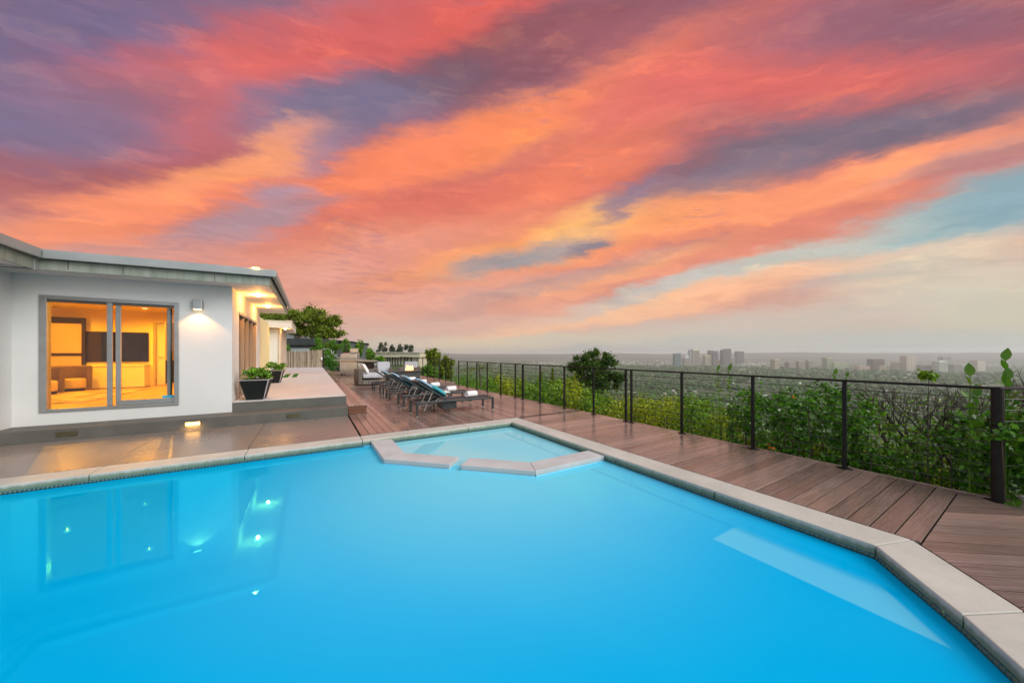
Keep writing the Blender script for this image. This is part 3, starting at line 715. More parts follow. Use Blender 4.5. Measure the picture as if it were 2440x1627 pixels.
# ================================================================== TIMBER DECK
deck=thing('deck',(0,0,0),kind='structure')
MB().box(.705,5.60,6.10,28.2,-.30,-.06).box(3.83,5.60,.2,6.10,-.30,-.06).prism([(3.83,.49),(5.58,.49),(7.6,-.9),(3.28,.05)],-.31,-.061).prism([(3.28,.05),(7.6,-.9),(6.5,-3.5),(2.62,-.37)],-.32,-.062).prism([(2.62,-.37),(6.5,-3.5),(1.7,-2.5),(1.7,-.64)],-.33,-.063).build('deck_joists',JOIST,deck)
PIT=.1335
_bm={}
def board(L,x,y,rz,z=0):
    k=round(L,3)
    if k not in _bm:
        b=MB(); w=.0635; e=.004
        # section with eased edges
        sec=[(-w,-.028),(w,-.028),(w,-e),(w-e,0),(-w+e,0),(-w,-e)]
        vs=[(0,a,c) for a,c in sec]+[(L,a,c) for a,c in sec]; n=6
        fs=[tuple(reversed(range(n))),tuple(range(n,2*n))]+[(i,(i+1)%n,(i+1)%n+n,i+n) for i in range(n)]
        b.add(vs,[tuple(reversed(f)) for f in fs]); me=b.mesh('board',DECK); _bm[k]=me
        me.update()
    return link_mesh('board',_bm[k],deck,(x,y,z+random.uniform(-.0012,.0012)),rz)
u=.72+PIT/2
while u<5.56:   # long boards of the lounging deck, running away from the pool
    board(8.05,u,6.125,R(90)); u+=PIT
v=.517+PIT/2
while v<6.05:   # side boards between coping and railing
    board(1.76,3.83,v,0); v+=PIT
# angled boards past the corner, each cut to the seam and to the coping
th=R(-38); ct,st=math.cos(th),math.sin(th)
def clip(poly,p,n):
    out=[]
    for i in range(len(poly)):
        a_,b_=poly[i],poly[(i+1)%len(poly)]; da=(a_[0]-p[0])*n[0]+(a_[1]-p[1])*n[1]; db=(b_[0]-p[0])*n[0]+(b_[1]-p[1])*n[1]
        if da>=0: out.append(a_)
        if (da>=0)!=(db>=0): t_=da/(da-db); out.append((a_[0]+(b_[0]-a_[0])*t_,a_[1]+(b_[1]-a_[1])*t_))
    return out
for k in range(30):
    off=1.35-(k+.5)*PIT; cx_,cy_=3.86-st*off,.50+ct*off; h_=.0640
    q=[(cx_+ct*s_-st*w_,cy_+st*s_+ct*w_) for s_,w_ in ((-4,-h_),(5,-h_),(5,h_),(-4,h_))]
    q=clip(q,(3.82,.508),(0,-1)); q=clip(q,(5.60,.43),(-.519*1.0,-.855)) if q else q
    if len(q)<3: continue
    A=((3.27,.085),(3.825,.555)); Bq=((2.62,-.345),(3.27,.085)); Cq=((1.7,-.625),(2.62,-.345))
    # cut with the coping edge this strip actually meets
    for e_ in (A,Bq,Cq):
        (ax,ay),(bx_,by_)=e_; ex,ey=bx_-ax,by_-ay; den=ct*ey-st*ex
        if abs(den)<1e-6: continue
        t=((ax-cx_)*st-(ay-cy_)*ct)/-(ex*st-ey*ct)
        if -.05<=t<=1.03:
            L_=math.hypot(ex,ey); n_=(ey/L_,-ex/L_); q=clip(q,(ax+n_[0]*.004,ay+n_[1]*.004),n_)
            break
    if len(q)<3: continue
    best=(0,q)
    q=[p_ for p_ in best[1]]; mx_,my_=sum(p_[0] for p_ in q)/len(q),sum(p_[1] for p_ in q)/len(q)
    q=[((x-mx_)*ct+(y-my_)*st,-(x-mx_)*st+(y-my_)*ct) for x,y in q]
    o=MB().prism(q,-.028,0).build('board',DECK,deck,loc=(mx_,my_,random.uniform(-.0012,.0012)),rz=th)
# seam and skirting trims
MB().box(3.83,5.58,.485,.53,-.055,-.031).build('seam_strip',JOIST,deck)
MB().box(5.572,5.60,.2,14.2,-.22,.004).build('edge_board',DECK,deck,bevel=.003)
# raised far deck
rd=MB()
u=.705+PIT/2
while u<5.56:
    if u>1.15: rd.box(u-.063,u+.063,14.22,27.5,.075,.10)
    else: rd.box(u-.063,u+.063,14.22,27.5,.075,.10)
    u+=PIT
tag(rd.build('raised_boards',DECK,deck),kind='stuff')
MB().box(.705,5.58,14.19,14.215,.0,.098).build('riser_board',DECK,deck,bevel=.003)
MB().box(5.572,5.60,14.2,27.5,-.22,.104).build('edge_board',DECK,deck)
# long timber step beside the terrace
ws=thing('timber_step',(0,0,0),label='long low timber step running beside the concrete terrace',cat='step')
for k in range(3):
    MB().box(.712+k*.1345,.712+k*.1345+.131,8.36,27.8,.175,.20).build('tread_board',DECK,ws,bevel=.003)
MB().box(.72,1.105,8.375,8.40,.088,.174).build('riser_board',RISER,ws,bevel=.003)
MB().box(.72,1.105,8.38,8.40,.003,.085).build('riser_board',RISER,ws,bevel=.003)
MB().box(1.08,1.10,8.402,27.8,.003,.174).build('side_board',DECK,ws)

# ================================================================== HOUSE
hs=thing('house',(0,0,0),label='white stucco house with a flat grey-edged roof and lit interior beside the pool',cat='house')
TOPZ=2.74
def wall_with_hole(name,u0,u1,v0,v1,z0,z1,hu0,hu1,hz0,hz1):
    MB().box(u0,hu0,v0,v1,z0,z1).build(name,STUCCO,hs)
    MB().box(hu1,u1,v0,v1,z0,z1).build(name,STUCCO,hs)
    MB().box(hu0,hu1,v0,v1,z0,hz0).build(name,STUCCO,hs)
    MB().box(hu0,hu1,v0,v1,hz1,z1).build(name,STUCCO,hs)
b=MB(); W0,W1,Z0,Z1=-3.80,-2.19,.43,2.325
b.box(-4.11,W0,8.70,8.88,.20,2.80); b.box(W1,-1.38,8.70,8.88,.20,2.80); b.box(W0,W1,8.70,8.88,.20,Z0); b.box(W0,W1,8.70,8.88,Z1,2.80)
b.build('front_wall',STUCCO,hs)
MB().box(-4.30,-4.11,2.0,8.88,-.0,2.80).build('wing_wall',STUCCO,hs)
D0,D1,DZ=9.45,12.2,2.32
b=MB(); b.box(-1.56,-1.38,8.88,D0,.40,2.80); b.box(-1.56,-1.38,D1,12.95,.40,2.80); b.box(-1.56,-1.38,D0,D1,DZ,2.80)
b.build('side_wall',STUCCO,hs)
MB().box(-2.9,-1.56,12.80,12.95,.40,2.80).build('rear_wall',STUCCO,hs)
# interior shell
FL=.40
MB().box(-8.9,-1.56,8.88,19.0,FL-.06,FL).build('interior_floor',FLOORW,hs)
MB().box(-9.0,-1.57,8.89,19.0,2.66,2.70).build('ceiling',STUCCO_IN,hs)
BV=14.3
def B(px,py): return on_v(px,BV,py)
def wpx(x,y): return (60+x/5.2275,700+y/5.2275)
dR=B(*wpx(1600,340)); door_u=dR[0]
MB().box(-8.9,door_u,BV,BV+.12,FL,2.66).build('interior_wall',STUCCO_IN,hs)
MB().box(door_u+1.25,-1.57,BV,BV+.12,FL,2.66).build('interior_wall',STUCCO_IN,hs)
MB().box(door_u,door_u+1.25,BV,BV+.12,2.34,2.66).build('interior_wall',STUCCO_IN,hs)
MB().box(-1.64,-1.57,D1,19,FL,2.66).box(-1.64,-1.57,8.89,D0,FL,2.66).build('interior_wall',STUCCO_IN,hs)
MB().box(-9.0,-8.9,8.89,19,FL,2.66).build('interior_wall',STUCCO_IN,hs)
MB().box(-8.9,-1.64,18.6,18.7,FL,2.66).build('interior_wall',STUCCO_IN,hs)
# dark panel band (screen wall) and low credenza
a=B(*wpx(750,492)); c=B(*wpx(1593,835))
MB().box(a[0],door_u-.10,BV-.05,BV-.002,1.15,2.02).build('dark_wall_panel',WOODD,hs)
tvl=B(*wpx(1165,492))[0]
tag(MB().box(tvl-.3,door_u-.12,BV-.11,BV-.055,1.17,2.0).build('television',TVM,None,bevel=.006),'wide black wall television seen through the sliding window','television')
cr=thing('credenza',(0,0,0),label='long pale low cabinet under the wall television indoors',cat='cabinet')
MB().box(a[0],door_u-.06,BV-.45,BV-.052,FL+.02,1.02).build('cabinet_body',CABW,cr,bevel=.01)
MB().box(a[0]-.01,door_u-.05,BV-.47,BV-.052,1.022,1.06).build('cabinet_top',CABW,cr,bevel=.005)
# brown-framed interior sliding panel at left
f0=B(*wpx(290,300))[0]-1.0; f1=B(*wpx(745,300))[0]; fi=B(*wpx(700,372)); 
fr=thing('room_divider',(0,0,0),label='dark brown framed translucent room divider behind the armchairs',cat='divider')
vv=BV-.14
u1=on_v(*wpx(745,0)[:1],vv,800)[0]; zt=on_v(wpx(745,0)[0],vv,wpx(0,300)[1])[2]; zi=on_v(wpx(700,0)[0],vv,wpx(0,372)[1])[2]; ui=on_v(wpx(700,0)[0],vv,800)[0]
zr1=on_v(300*0+wpx(600,0)[0],vv,wpx(0,738)[1])[2]; zr0=on_v(wpx(600,0)[0],vv,wpx(0,772)[1])[2]
MB().box(ui,u1,vv,vv+.05,FL,zt).box(ui-2.6,ui,vv,vv+.05,zi,zt).box(ui-2.6,ui,vv,vv+.05,zr0,zr1).build('divider_frame',WOODD,fr,bevel=.004)
MB().box(ui-2.6,ui,vv+.02,vv+.03,FL,zr0).box(ui-2.6,ui,vv+.02,vv+.03,zr1,zi).build('divider_panel',M_('amber_panel',(.5,.36,.2),(.54,.4,.23),.5,1),fr)
# door ajar in the doorway, casing
MB().box(door_u-.07,door_u-.002,BV-.03,BV+.14,FL,2.36).box(door_u-.07,door_u+1.3,BV-.03,BV+.14,2.345,2.42).build('door_casing',STUCCO_IN,hs)
lu=B(*wpx(1622,400))[0]; lu2=B(*wpx(1722,400))[0]
dl=thing('interior_door',(lu,BV+.13,FL),0,label='white interior door standing ajar beyond the television',cat='door')
MB().box(0,lu2-lu,0,.045,.02,2.0).build('door_leaf',M_('white_door_paint',(.72,.70,.70),(.74,.72,.72),.5,2),dl,bevel=.004)
MB().tube([(.05,-.03,.88),(.05,-.05,.88),(.15,-.05,.87)],.012).build('handle',ALU,dl)
tb=thing('side_table',(0,0,0),label='dark table seen through the open interior doorway',cat='table')
q=on_v(*wpx(1740,870)[:1],BV+1.2,wpx(0,870)[1])
MB().box(q[0]-.05,q[0]+1.0,BV+1.2,BV+1.9,FL+.70,FL+.75).build('tabletop',WOODD,tb)
for sx in (0,.9): 
    for sy in (0,.6): MB().box(q[0]-.04+sx,q[0]+.04+sx,BV+1.22+sy,BV+1.30+sy,FL,FL+.70).build('leg',WOODD,tb)
# rug and armchairs
tag(MB().box(-6.6,-3.9,10.2,13.3,FL+.003,FL+.014).build('rug',RUG,None),'streaky cream and brown rug on the wooden floor indoors','rug')
def armchair(x,y,rz,label):
    t=thing('armchair',(x,y,FL+.016),rz,label,'armchair',group='barrel armchairs on the rug indoors')
    n=18; V=[];F=[]
    for i in range(n+1):
        a=R(-5)+R(190)*i/n; ca,sa=math.cos(a),math.sin(a)
        hgt=.72-.0*abs(i-n/2)
        for r,z in ((.44,.06),(.45,hgt-.03),(.43,hgt),(.37,hgt),(.35,hgt-.03),(.35,.06)): V.append((r*ca,r*sa,z))
    k=6
    for i in range(n):
        for j in range(k-1): F.append((i*k+j,(i+1)*k+j,(i+1)*k+j+1,i*k+j+1))
    F.append(tuple(range(k))); F.append(tuple(n*k+j for j in reversed(range(k))))
    MB().add(V,F).build('back_shell',TANF,t,smooth=False)
    MB().lathe([(.001,.08),(.33,.08),(.335,.12),(.335,.31),(.31,.355),(.001,.365)],0,-.03,24).build('seat_cushion',CREAMF,t,smooth=True)
    MB().lathe([(.001,.0),(.30,.0),(.30,.055),(.001,.055)],0,0,24).build('swivel_base',WOODD,t)
    return t
for (cu_,cv_,lab_) in ((-5.36,13.31,'round tan barrel armchair in front of the dark divider indoors'),(-5.48,12.45,'round barrel armchair half hidden by the left edge of the window')):
    o_=armchair(cu_,cv_,R(12),lab_); o_.scale=(.80,.80,.9)
# sliding window
wn=thing('sliding_window',(0,0,0)); wn.parent=hs
def bxp(name,m,*a,bevel=.003): return MB().box(*a).build(name,m,wn,bevel=bevel)
bxp('window_frame',ALU,W0-.03,W0+.05,8.675,8.80,Z0-.02,Z1+.03)
bxp('window_frame',ALU,W1-.035,W1+.03,8.675,8.80,Z0-.02,Z1+.03)
bxp('window_frame',ALU,W0+.052,W1-.037,8.675,8.80,Z1-.035,Z1+.03)
bxp('window_frame',ALU,W0+.052,W1-.037,8.675,8.80,Z0-.02,Z0+.03)
bxp('window_track',ALU_D,W0+.055,W1-.04,8.70,8.80,Z1-.075,Z1-.038)
m1=-3.05; m2=-2.965
bxp('sash_stile',ALU,m1-.035,m1+.03,8.69,8.725,Z0+.033,Z1-.04)     # left pane right stile
bxp('sash_stile',ALU,m2-.03,m2+.035,8.73,8.765,Z0+.033,Z1-.04)
bxp('sash_stile',ALU,-2.345,-2.30,8.77,8.79,Z0+.12,Z1-.08)
bxp('sash_stile',M_('black_seal',(.01,.01,.01),None,.6),-2.298,-2.275,8.768,8.792,Z0+.10,Z1-.08)
bxp('bottom_rail',ALU,m2+.036,W1-.037,8.725,8.765,Z0+.032,Z0+.115)
bxp('latch',ALU,m1-.012,m1+.012,8.672,8.689,1.30,1.48)
bxp('pane',GLASS,W0+.052,m1-.036,8.705,8.711,Z0+.033,Z1-.04,bevel=0)
bxp('pane',GLASS,m2+.036,W1-.038,8.745,8.751,Z0+.116,Z1-.04,bevel=0)
bxp('sticker',BLUEP,-2.40,-2.235,8.738,8.744,Z0+.118,Z0+.165,bevel=0)
# side glazing: frame, mullions, curtains
sd=thing('glazed_door_wall',(0,0,0)); sd.parent=hs
MB().box(-1.50,-1.37,D0,D1,DZ-.06,DZ).build('frame_head',ALU,sd,bevel=.003)
MB().box(-1.50,-1.37,D0,D1,.40,.43).build('frame_sill',ALU,sd)
for i,vv_ in enumerate(np.linspace(D0+.02,D1-.03,5)):
    MB().box(-1.49,-1.385,vv_-.022,vv_+.03,.432,DZ-.062).build('mullion',M_('tan_mullion_%d'%i,(.40,.28,.18),None,.5) if i==0 else bpy.data.materials['tan_mullion_0'],sd,bevel=.003)
for i in range(4):
    va=D0+.055+i*(D1-D0-.05)/4; vb=va+(D1-D0-.05)/4-.06
    MB().box(-1.45,-1.444,va,vb,.432,DZ-.062).build('pane',GLASS,sd)
cu=MB(); n=120
vs=[];fs=[]
for i in range(n+1):
    vq=D0+.02+(D1-D0-.04)*i/n; x=-1.53+.022*math.sin(i*.9)+.008*math.sin(i*2.3)
    if (i%40)<36: pass
    vs+= [(x,vq,.43),(x,vq,DZ-.03)]
for i in range(n):
    if i%40 in (38,39): continue
    fs.append((2*i,2*i+2,2*i+3,2*i+1))
cu.add(vs,fs); cu.build('curtain',CURT,sd)
# roof: soffit, stained fascia, metal gutter, roof sheet (rises slightly to the right)
def zr(u): return 2.76+.021*(u+.7)
def sloped(u0,u1,v0,v1,a,b): 
    return MB().prism([(u0,v0),(u1,v0),(u1,v1),(u0,v1)],[zr(u0)+a,zr(u1)+a,zr(u1)+a,zr(u0)+a],[zr(u0)+b,zr(u1)+b,zr(u1)+b,zr(u0)+b])
sloped(-9,-.73,8.23,13.78,-.002,.03).build('soffit',SOFFIT,hs)
MB().prism([(-9,2),(-3.65,2),(-3.65,8.22),(-9,8.22)],2.685,2.72).build('soffit',SOFFIT,hs)
sloped(-3.63,-.70,8.19,8.228,-.012,.15).build('fascia',FASC,hs,bevel=.003)
for uj in (-3.32,-2.72,-1.55): MB().box(uj-.004,uj+.004,8.184,8.19,2.72,2.86).build('fascia_joint',ALU_D,hs)
sloped(-.728,-.70,8.229,13.80,-.012,.15).build('fascia',FASC,hs,bevel=.003)
MB().box(-3.655,-3.62,2.0,8.187,2.675,2.90).build('fascia',FASC,hs)
sloped(-3.54,-.60,8.09,8.16,.152,.275).build('gutter',METAL_GREY,hs,bevel=.008)
sloped(-.67,-.60,8.161,13.84,.152,.275).build('gutter',METAL_GREY,hs,bevel=.008)
MB().box(-3.59,-3.542,2.0,8.16,2.852,2.975).build('gutter',METAL_GREY,hs,bevel=.008)
MB().prism([(-3.64,8.161),(-3.60,8.10),(-3.55,8.10),(-3.545,8.161)],2.85,2.975).build('gutter',METAL_GREY,hs)
sloped(-9,-.62,8.14,13.82,.276,.30).build('roof',METAL_GREY,hs)
sloped(-9,-.72,8.24,13.76,.035,.270).build('roof',METAL_GREY,hs)
MB().box(-9,-3.58,2.0,8.235,2.985,3.01).build('roof',METAL_GREY,hs)
MB().box(-9,-3.662,2.0,8.235,2.75,2.984).build('roof',METAL_GREY,hs)
# downpipe at the inner corner
MB().tube([(-3.66,8.14,2.86),(-3.66,8.14,2.67),(-3.72,8.10,2.65),(-4.12,7.75,2.60)],.03,8).build('downpipe',METAL_GREY,hs)
MB().box(-3.71,-3.61,8.09,8.187,2.66,2.86).build('gutter_outlet',METAL_GREY,hs,bevel=.005)
# annexe with flat canopy
an=thing('annexe',(0,0,0),label='small white annexe with a cream flat canopy beyond the house',cat='annexe')
MB().box(-4.5,-1.25,18.0,22.0,.40,2.50).build('wall',STUCCO,an)
MB().box(-1.248,-1.17,17.95,22.0,.40,2.50).build('corner_post',M_('sand_post_paint',(.60,.50,.38),(.64,.54,.42),.7,2),an,bevel=.004)
MB().box(-4.5,-.75,17.6,22.3,2.52,2.80).build('canopy',M_('cream_canopy_paint',(.66,.60,.50),(.70,.64,.54),.7,1),an,bevel=.006)
MB().box(-4.5,-.72,17.57,22.33,2.80,2.83).build('canopy_cap',TWH,an)
def lamp(name,typ,loc,energy,color,**kw):
    l=bpy.data.lights.new(name,typ); l.energy=energy; l.color=color
    rot=kw.pop('rot',None)
    for k,v in kw.items(): setattr(l,k,v)
    o=bpy.data.objects.new(name,l); COL.objects.link(o); o.location=loc
    if rot: o.rotation_euler=rot
    return o
WARM=(1,.50,.14)
def downlight(u,v,z,parent,e=14,lab=None,col=(1,.50,.15)):
    t=thing('recessed_downlight',(u,v,z),label=lab,cat='downlight',group='lit downlights in the roof soffit')
    MB().lathe([(.062,-.006),(.078,-.006),(.078,.003),(.062,.003)],n=20).build('trim_ring',WHITE,t)
    MB().lathe([(.001,-.03),(.035,-.026),(.055,-.012),(.06,.001),(.001,.001)],n=20).build('lens',LAMP,t)
    l=lamp('downlight_bulb','POINT',(u,v,z-.07),e,(1,.42,.07),shadow_soft_size=.03)
downlight(-1.06,9.65,2.745,hs,26,'nearer of the two lit downlights in the overhanging eave')
downlight(-1.06,11.75,2.745,hs,26,'farther of the two lit downlights in the overhanging eave')
downlight(-1.0,18.0,2.515,hs,8,'small lit downlight under the annexe canopy')
# roof-corner lamp
rl=thing('roof_lamp',(-.93,8.16,3.04),label='small glowing amber lamp on the roof edge near the corner',cat='lamp')
MB().box(-.07,.07,-.02,.05,0,.028).build('lamp_housing',METAL_GREY,rl,bevel=.004)
MB().box(-.055,.055,-.03,-.021,.002,.028).build('lamp_lens',emis('amber_lens',(1,.45,.05),25),rl)
lamp('roof_lamp_bulb','POINT',(-.93,8.10,3.06),2.0,(1,.5,.08),shadow_soft_size=.03)
# wall sconce
sc=thing('wall_sconce',(-1.885,8.70,2.24),label='square brushed-metal wall sconce casting warm light down the front wall',cat='wall light')
MB().box(-.062,.062,-.03,0,.02,.17).build('back_plate',ALU,sc,bevel=.004)
MB().prism([(-.07,-.10),(.07,-.10),(.085,-.032),(-.085,-.032)],.004,.185).build('shade',ALU,sc,bevel=.008)
MB().box(-.055,.055,-.09,-.04,-.004,.003).build('lens',SCL,sc)
lamp('sconce_bulb','SPOT',(-1.885,8.60,2.225),20,(1,.42,.13),spot_size=R(112),spot_blend=.35,shadow_soft_size=.03)
# step lights
for (uc,lit,lab) in ((-3.335,0,'unlit brick-shaped step light nearest the left end of the lower step'),(-1.855,1,'glowing step light in the lower step below the wall sconce'),(-.325,0,'unlit step light near the right end of the lower step')):
    t=thing('step_light',(uc,8.195,.105),label=lab,cat='step light',group='louvred lights set in the lower step')
    f=MB(); f.box(-.11,.11,-.006,.01,.030,.038).box(-.11,.11,-.006,.01,-.038,-.030).box(-.11,-.10,-.006,.01,-.030,.030).box(.10,.11,-.006,.01,-.030,.030)
    f.build('bezel',BRONZE,t)
    MB().box(-.099,.099,-.001,.008,-.029,.029).build('lens',emis('step_lens',(1,.5,.14),6) if lit else BRONZE,t)
    for k in range(3): MB().box(-.099,.099,-.006,-.002,-.02+k*.017,-.014+k*.017).build('louvre',BRONZE,t)
    if lit: lamp('step_bulb','AREA',(uc,8.17,.09),1.1,(1,.5,.14),shape='RECTANGLE',size=.18,size_y=.04,rot=(R(55),0,0))
# lights of the lit rooms; the ceiling fittings are added, unseen lamps
LENSR=emis('added_room_lens',(1,.6,.25),2.0)
for (lx,ly,le) in ((-3.0,10.2,95),(-4.7,10.4,95),(-3.1,12.2,120),(-5.0,12.3,120),(-6.6,11.6,95),(-4.0,13.3,60),(-5.8,13.3,50)):
    MB().lathe([(.001,-.006),(.05,-.006),(.055,.003),(.001,.003)],n=16).build('added_ceiling_light',LENSR,hs,loc=(lx,ly,2.655))
    lamp('room_bulb','SPOT',(lx,ly,2.62),le*1.35,(1,.40,.005),shadow_soft_size=0,spot_size=R(168),spot_blend=.6)
lamp('hall_bulb','POINT',(-3.4,16.0,2.5),150,(1,.44,.03),shadow_soft_size=.06)

# ================================================================== RAILING
RU=5.5
rl_=thing('cable_railing',(0,0,0),label='long black cable railing along the outer edge of the deck',cat='railing')
def post(u,v,z0,z1,r,parent,plate=True,sq=True,rz=0):
    M=Matrix.Translation((u,v,0))@Matrix.Rotation(rz,4,'Z')
    if r>.03: MB().tube([(u,v,z0),(u,v,z1)],r,16).build('post',BLACKM,parent)
    else: MB().box(-r,r,-r,r,z0,z1,M).build('post',BLACKM,parent,bevel=.002)
    if plate: MB().box(-.055,.055,-.055,.055,z0+.0005,z0+.008,M@Matrix.Rotation(R(45),4,'Z')).build('base_plate',BLACKM,parent)
pv=[1.33,2.30,3.38,4.44,4.575,5.48,6.50,7.54,8.86,9.80,10.80,11.70,12.62,13.56]
post(RU,.29,0,1.05,.038,rl_)
for v in pv: post(RU,v,0,1.045,.0185,rl_)
post(RU,8.43,0,1.05,.033,rl_)
MB().box(RU-.03,RU+.03,.27,13.6,1.045,1.07).build('top_rail',BLACKM,rl_,bevel=.006)
for k in range(9):
    z=.955-k*.104; MB().tube([(RU,.29,z),(RU,13.58,z)],.0045,6).build('cable',CABLE,rl_)
r2=thing('cable_railing',(0,0,0),label='raised far section of black cable railing behind the fire pit',cat='railing')
for v in (14.46,15.2,16.1,16.95,18.1,19.0,20.2,21.5,23,24.5): post(RU,v,.1,1.145,.018,r2,False)
MB().box(RU-.025,RU+.025,14.44,24.5,1.145,1.17).build('top_rail',BLACKM,r2,bevel=.005)
for k in range(9):
    z=1.055-k*.104; MB().tube([(RU,14.46,z),(RU,24.5,z)],.0042,5).build('cable',CABLE,r2)
r3=thing('cable_railing',(RU,.29,0),0,label='short railing section leaving the thick corner post at the right edge',cat='railing')
e=Vector((CA,-SA,0))
MB().box(-.02,2.0,-.03,.03,1.045,1.07,Matrix.Rotation(math.atan2(-SA,CA),4,'Z')).build('top_rail',BLACKM,r3,bevel=.006)
for k in range(9):
    z=.955-k*.104; MB().tube([(0,0,z),tuple(e*2.0+Vector((0,0,z)))],.0045,6).build('cable',CABLE,r3)
q=e*1.95; MB().box(q.x-.018,q.x+.018,q.y-.018,q.y+.018,0,1.045).build('post',BLACKM,r3,bevel=.002)

# ================================================================== LOUNGERS
def lounger(v0,label):
    t=thing('sun_lounger',(1.96,v0,0),0,label,'sun lounger',group='graphite sun loungers in a row on the deck')
    L=1.92; Wd=.60; H0=.27; H1=.315
    f=MB(); f.box(0,L,0,.045,H0,H1).box(0,L,Wd-.045,Wd,H0,H1).box(0,.045,.046,Wd-.046,H0,H1).box(L-.045,L,.046,Wd-.046,H0,H1)
    f.build('frame',LFR,t,bevel=.008)
    for x in (.0,L-.045):
        for y in (.0,Wd-.045):
            lg=MB().box(x,x+.045,y,y+.045,.015,H0-.001).build('leg',LFR,t,bevel=.004)
            MB().box(x+.004,x+.041,y+.004,y+.041,0,.0148).build('foot',LCH,lg)
    # seat sling with slight sag
    n=10; V=[];F=[]
    for i in range(n+1):
        x=.72+(L-.75)*i/n
        for j in range(5): yy=.035+(Wd-.07)*j/4; V.append((x,yy,H1-.004-.02*math.sin(math.pi*j/4)))
    for i in range(n):
        for j in range(4): a=i*5+j; F.append((a,a+5,a+6,a+1))
    MB().add(V,F).build('seat_sling',SLING,t,smooth=True)
    # raised back, hinged at x=.72, rising towards the head end
    c=Vector((.72,0,H1)); dv=Vector((-.66,0,.44)).normalized(); LB=.80
    e_=c+dv*LB
    def P(s,y,o=0): q=c+dv*s+Vector((dv.z,0,-dv.x))*o; return (q.x,y,q.z)
    bf=MB(); 
    for y0 in (.05,Wd-.085):
        bf.add([P(0,y0,-.015),P(LB,y0,-.015),P(LB,y0+.035,-.015),P(0,y0+.035,-.015),P(0,y0,.018),P(LB,y0,.018),P(LB,y0+.035,.018),P(0,y0+.035,.018)],((0,3,2,1),(4,5,6,7),(0,1,5,4),(1,2,6,5),(2,3,7,6),(3,0,4,7)))
    bf.tube([P(LB,.05),P(LB,Wd-.05)],.018,8)
    bf.build('back_frame',LFR,t)
    V=[];F=[]
    for i in range(9):
        for j in range(5): V.append(P(LB*i/8,.06+(Wd-.12)*j/4,.016-.0*i-.015*math.sin(math.pi*j/4)))
    for i in range(8):
        for j in range(4): a=i*5+j; F.append((a,a+5,a+6,a+1))
    MB().add(V,F).build('back_sling',SLING,t,smooth=True)
    MB().tube([P(.38,.09,-.02),(.20,.09,.10),(.20,Wd-.09,.10),P(.38,Wd-.09,-.02)],.010,6).build('strut',LCH,t)
    MB().tube([P(.15,.12,-.02),(.33,.12,.20),(.33,Wd-.12,.20),P(.15,Wd-.12,-.02)],.009,6).build('strut',LCH,t)
    MB().box(.62,.98,.10,Wd-.10,.10,.255).build('under_tray',LFR,t,bevel=.01)
    return t,P
def cushion(name,L,Wd,T,m,parent,loc,rot,label=None,cat=None,group=None,n=10,k=10,ridge=0):
    V=[];F=[]
    for s in (1,-1):
        for i in range(n+1):
            for j in range(k+1):
                a=i/n*2-1; b=j/k*2-1; h=T/2*(max(0,1-abs(a)**4)*max(0,1-abs(b)**4))**.5
                sx=1-.03*(b*b)*1; V.append((a*L/2*(1-.04*(1-b*b)*0),b*Wd/2,s*(h+.002)))
    o=(n+1)*(k+1)
    for i in range(n):
        for j in range(k):
            a=i*(k+1)+j; F.append((a,a+k+1,a+k+2,a+1)); F.append((o+a,o+a+1,o+a+k+2,o+a+k+1))
    for i in range(n):
        for j in (0,k):
            a=i*(k+1)+j; F.append((a,a+k+1,o+a+k+1,o+a))
    for j in range(k):
        for i in (0,n):
            a=i*(k+1)+j; F.append((a,a+1,o+a+1,o+a))
    ob=MB().add(V,F).build(name,m,parent,smooth=True); ob.location=loc; ob.rotation_euler=rot
    return tag(ob,label,cat,group)
def towel(loc,rz,label):
    b=MB(); pr=[]
    N=22; sp=[]
    for i in range(46):
        a=i*.42; r=.018+.0016*i; sp.append((r*math.cos(a),r*math.sin(a)))
    # outer roll with spiral end relief
    outr=.075; ring=[(outr*(1+.03*math.sin(3*k))*math.cos(2*math.pi*k/N),outr*(1+.03*math.sin(5*k))*math.sin(2*math.pi*k/N)) for k in range(N)]
    Lh=.15; V=[];F=[]
    xs=[-Lh,-Lh+.01,Lh-.01,Lh]; sc_=[.93,1,1,.93]
    for x,s in zip(xs,sc_):
        for (y,z) in ring: V.append((x,y*s,z*s))
    for i in range(3):
        for k in range(N): a=i*N+k; c_=i*N+(k+1)%N; F.append((a,c_,c_+N,a+N))
    # spiral hollows in the end faces
    for side,x in ((0,-Lh),(3,Lh)):
        base=len(V); 
        for s,dx in ((.72,.012),(.5,-.004),(.3,.012)):
            for (y,z) in ring: V.append((x-math.copysign(dx,x),y*s,z*s))
        prev=[side*N+k for k in range(N)]
        for r_ in range(3):
            cur=[base+r_*N+k for k in range(N)]
            for k in range(N): F.append((prev[k],prev[(k+1)%N],cur[(k+1)%N],cur[k]))
            prev=cur
        F.append(tuple(prev))
    b.add(V,F); o=b.build('rolled_towel',WHITE,None,smooth=True,loc=loc,rz=rz)
    return tag(o,label,'towel','rolled white towels on the loungers')
ORD=['first','second','third','fourth','fifth']
VS=[7.26,8.66,10.10,11.52,13.0]
proto=None
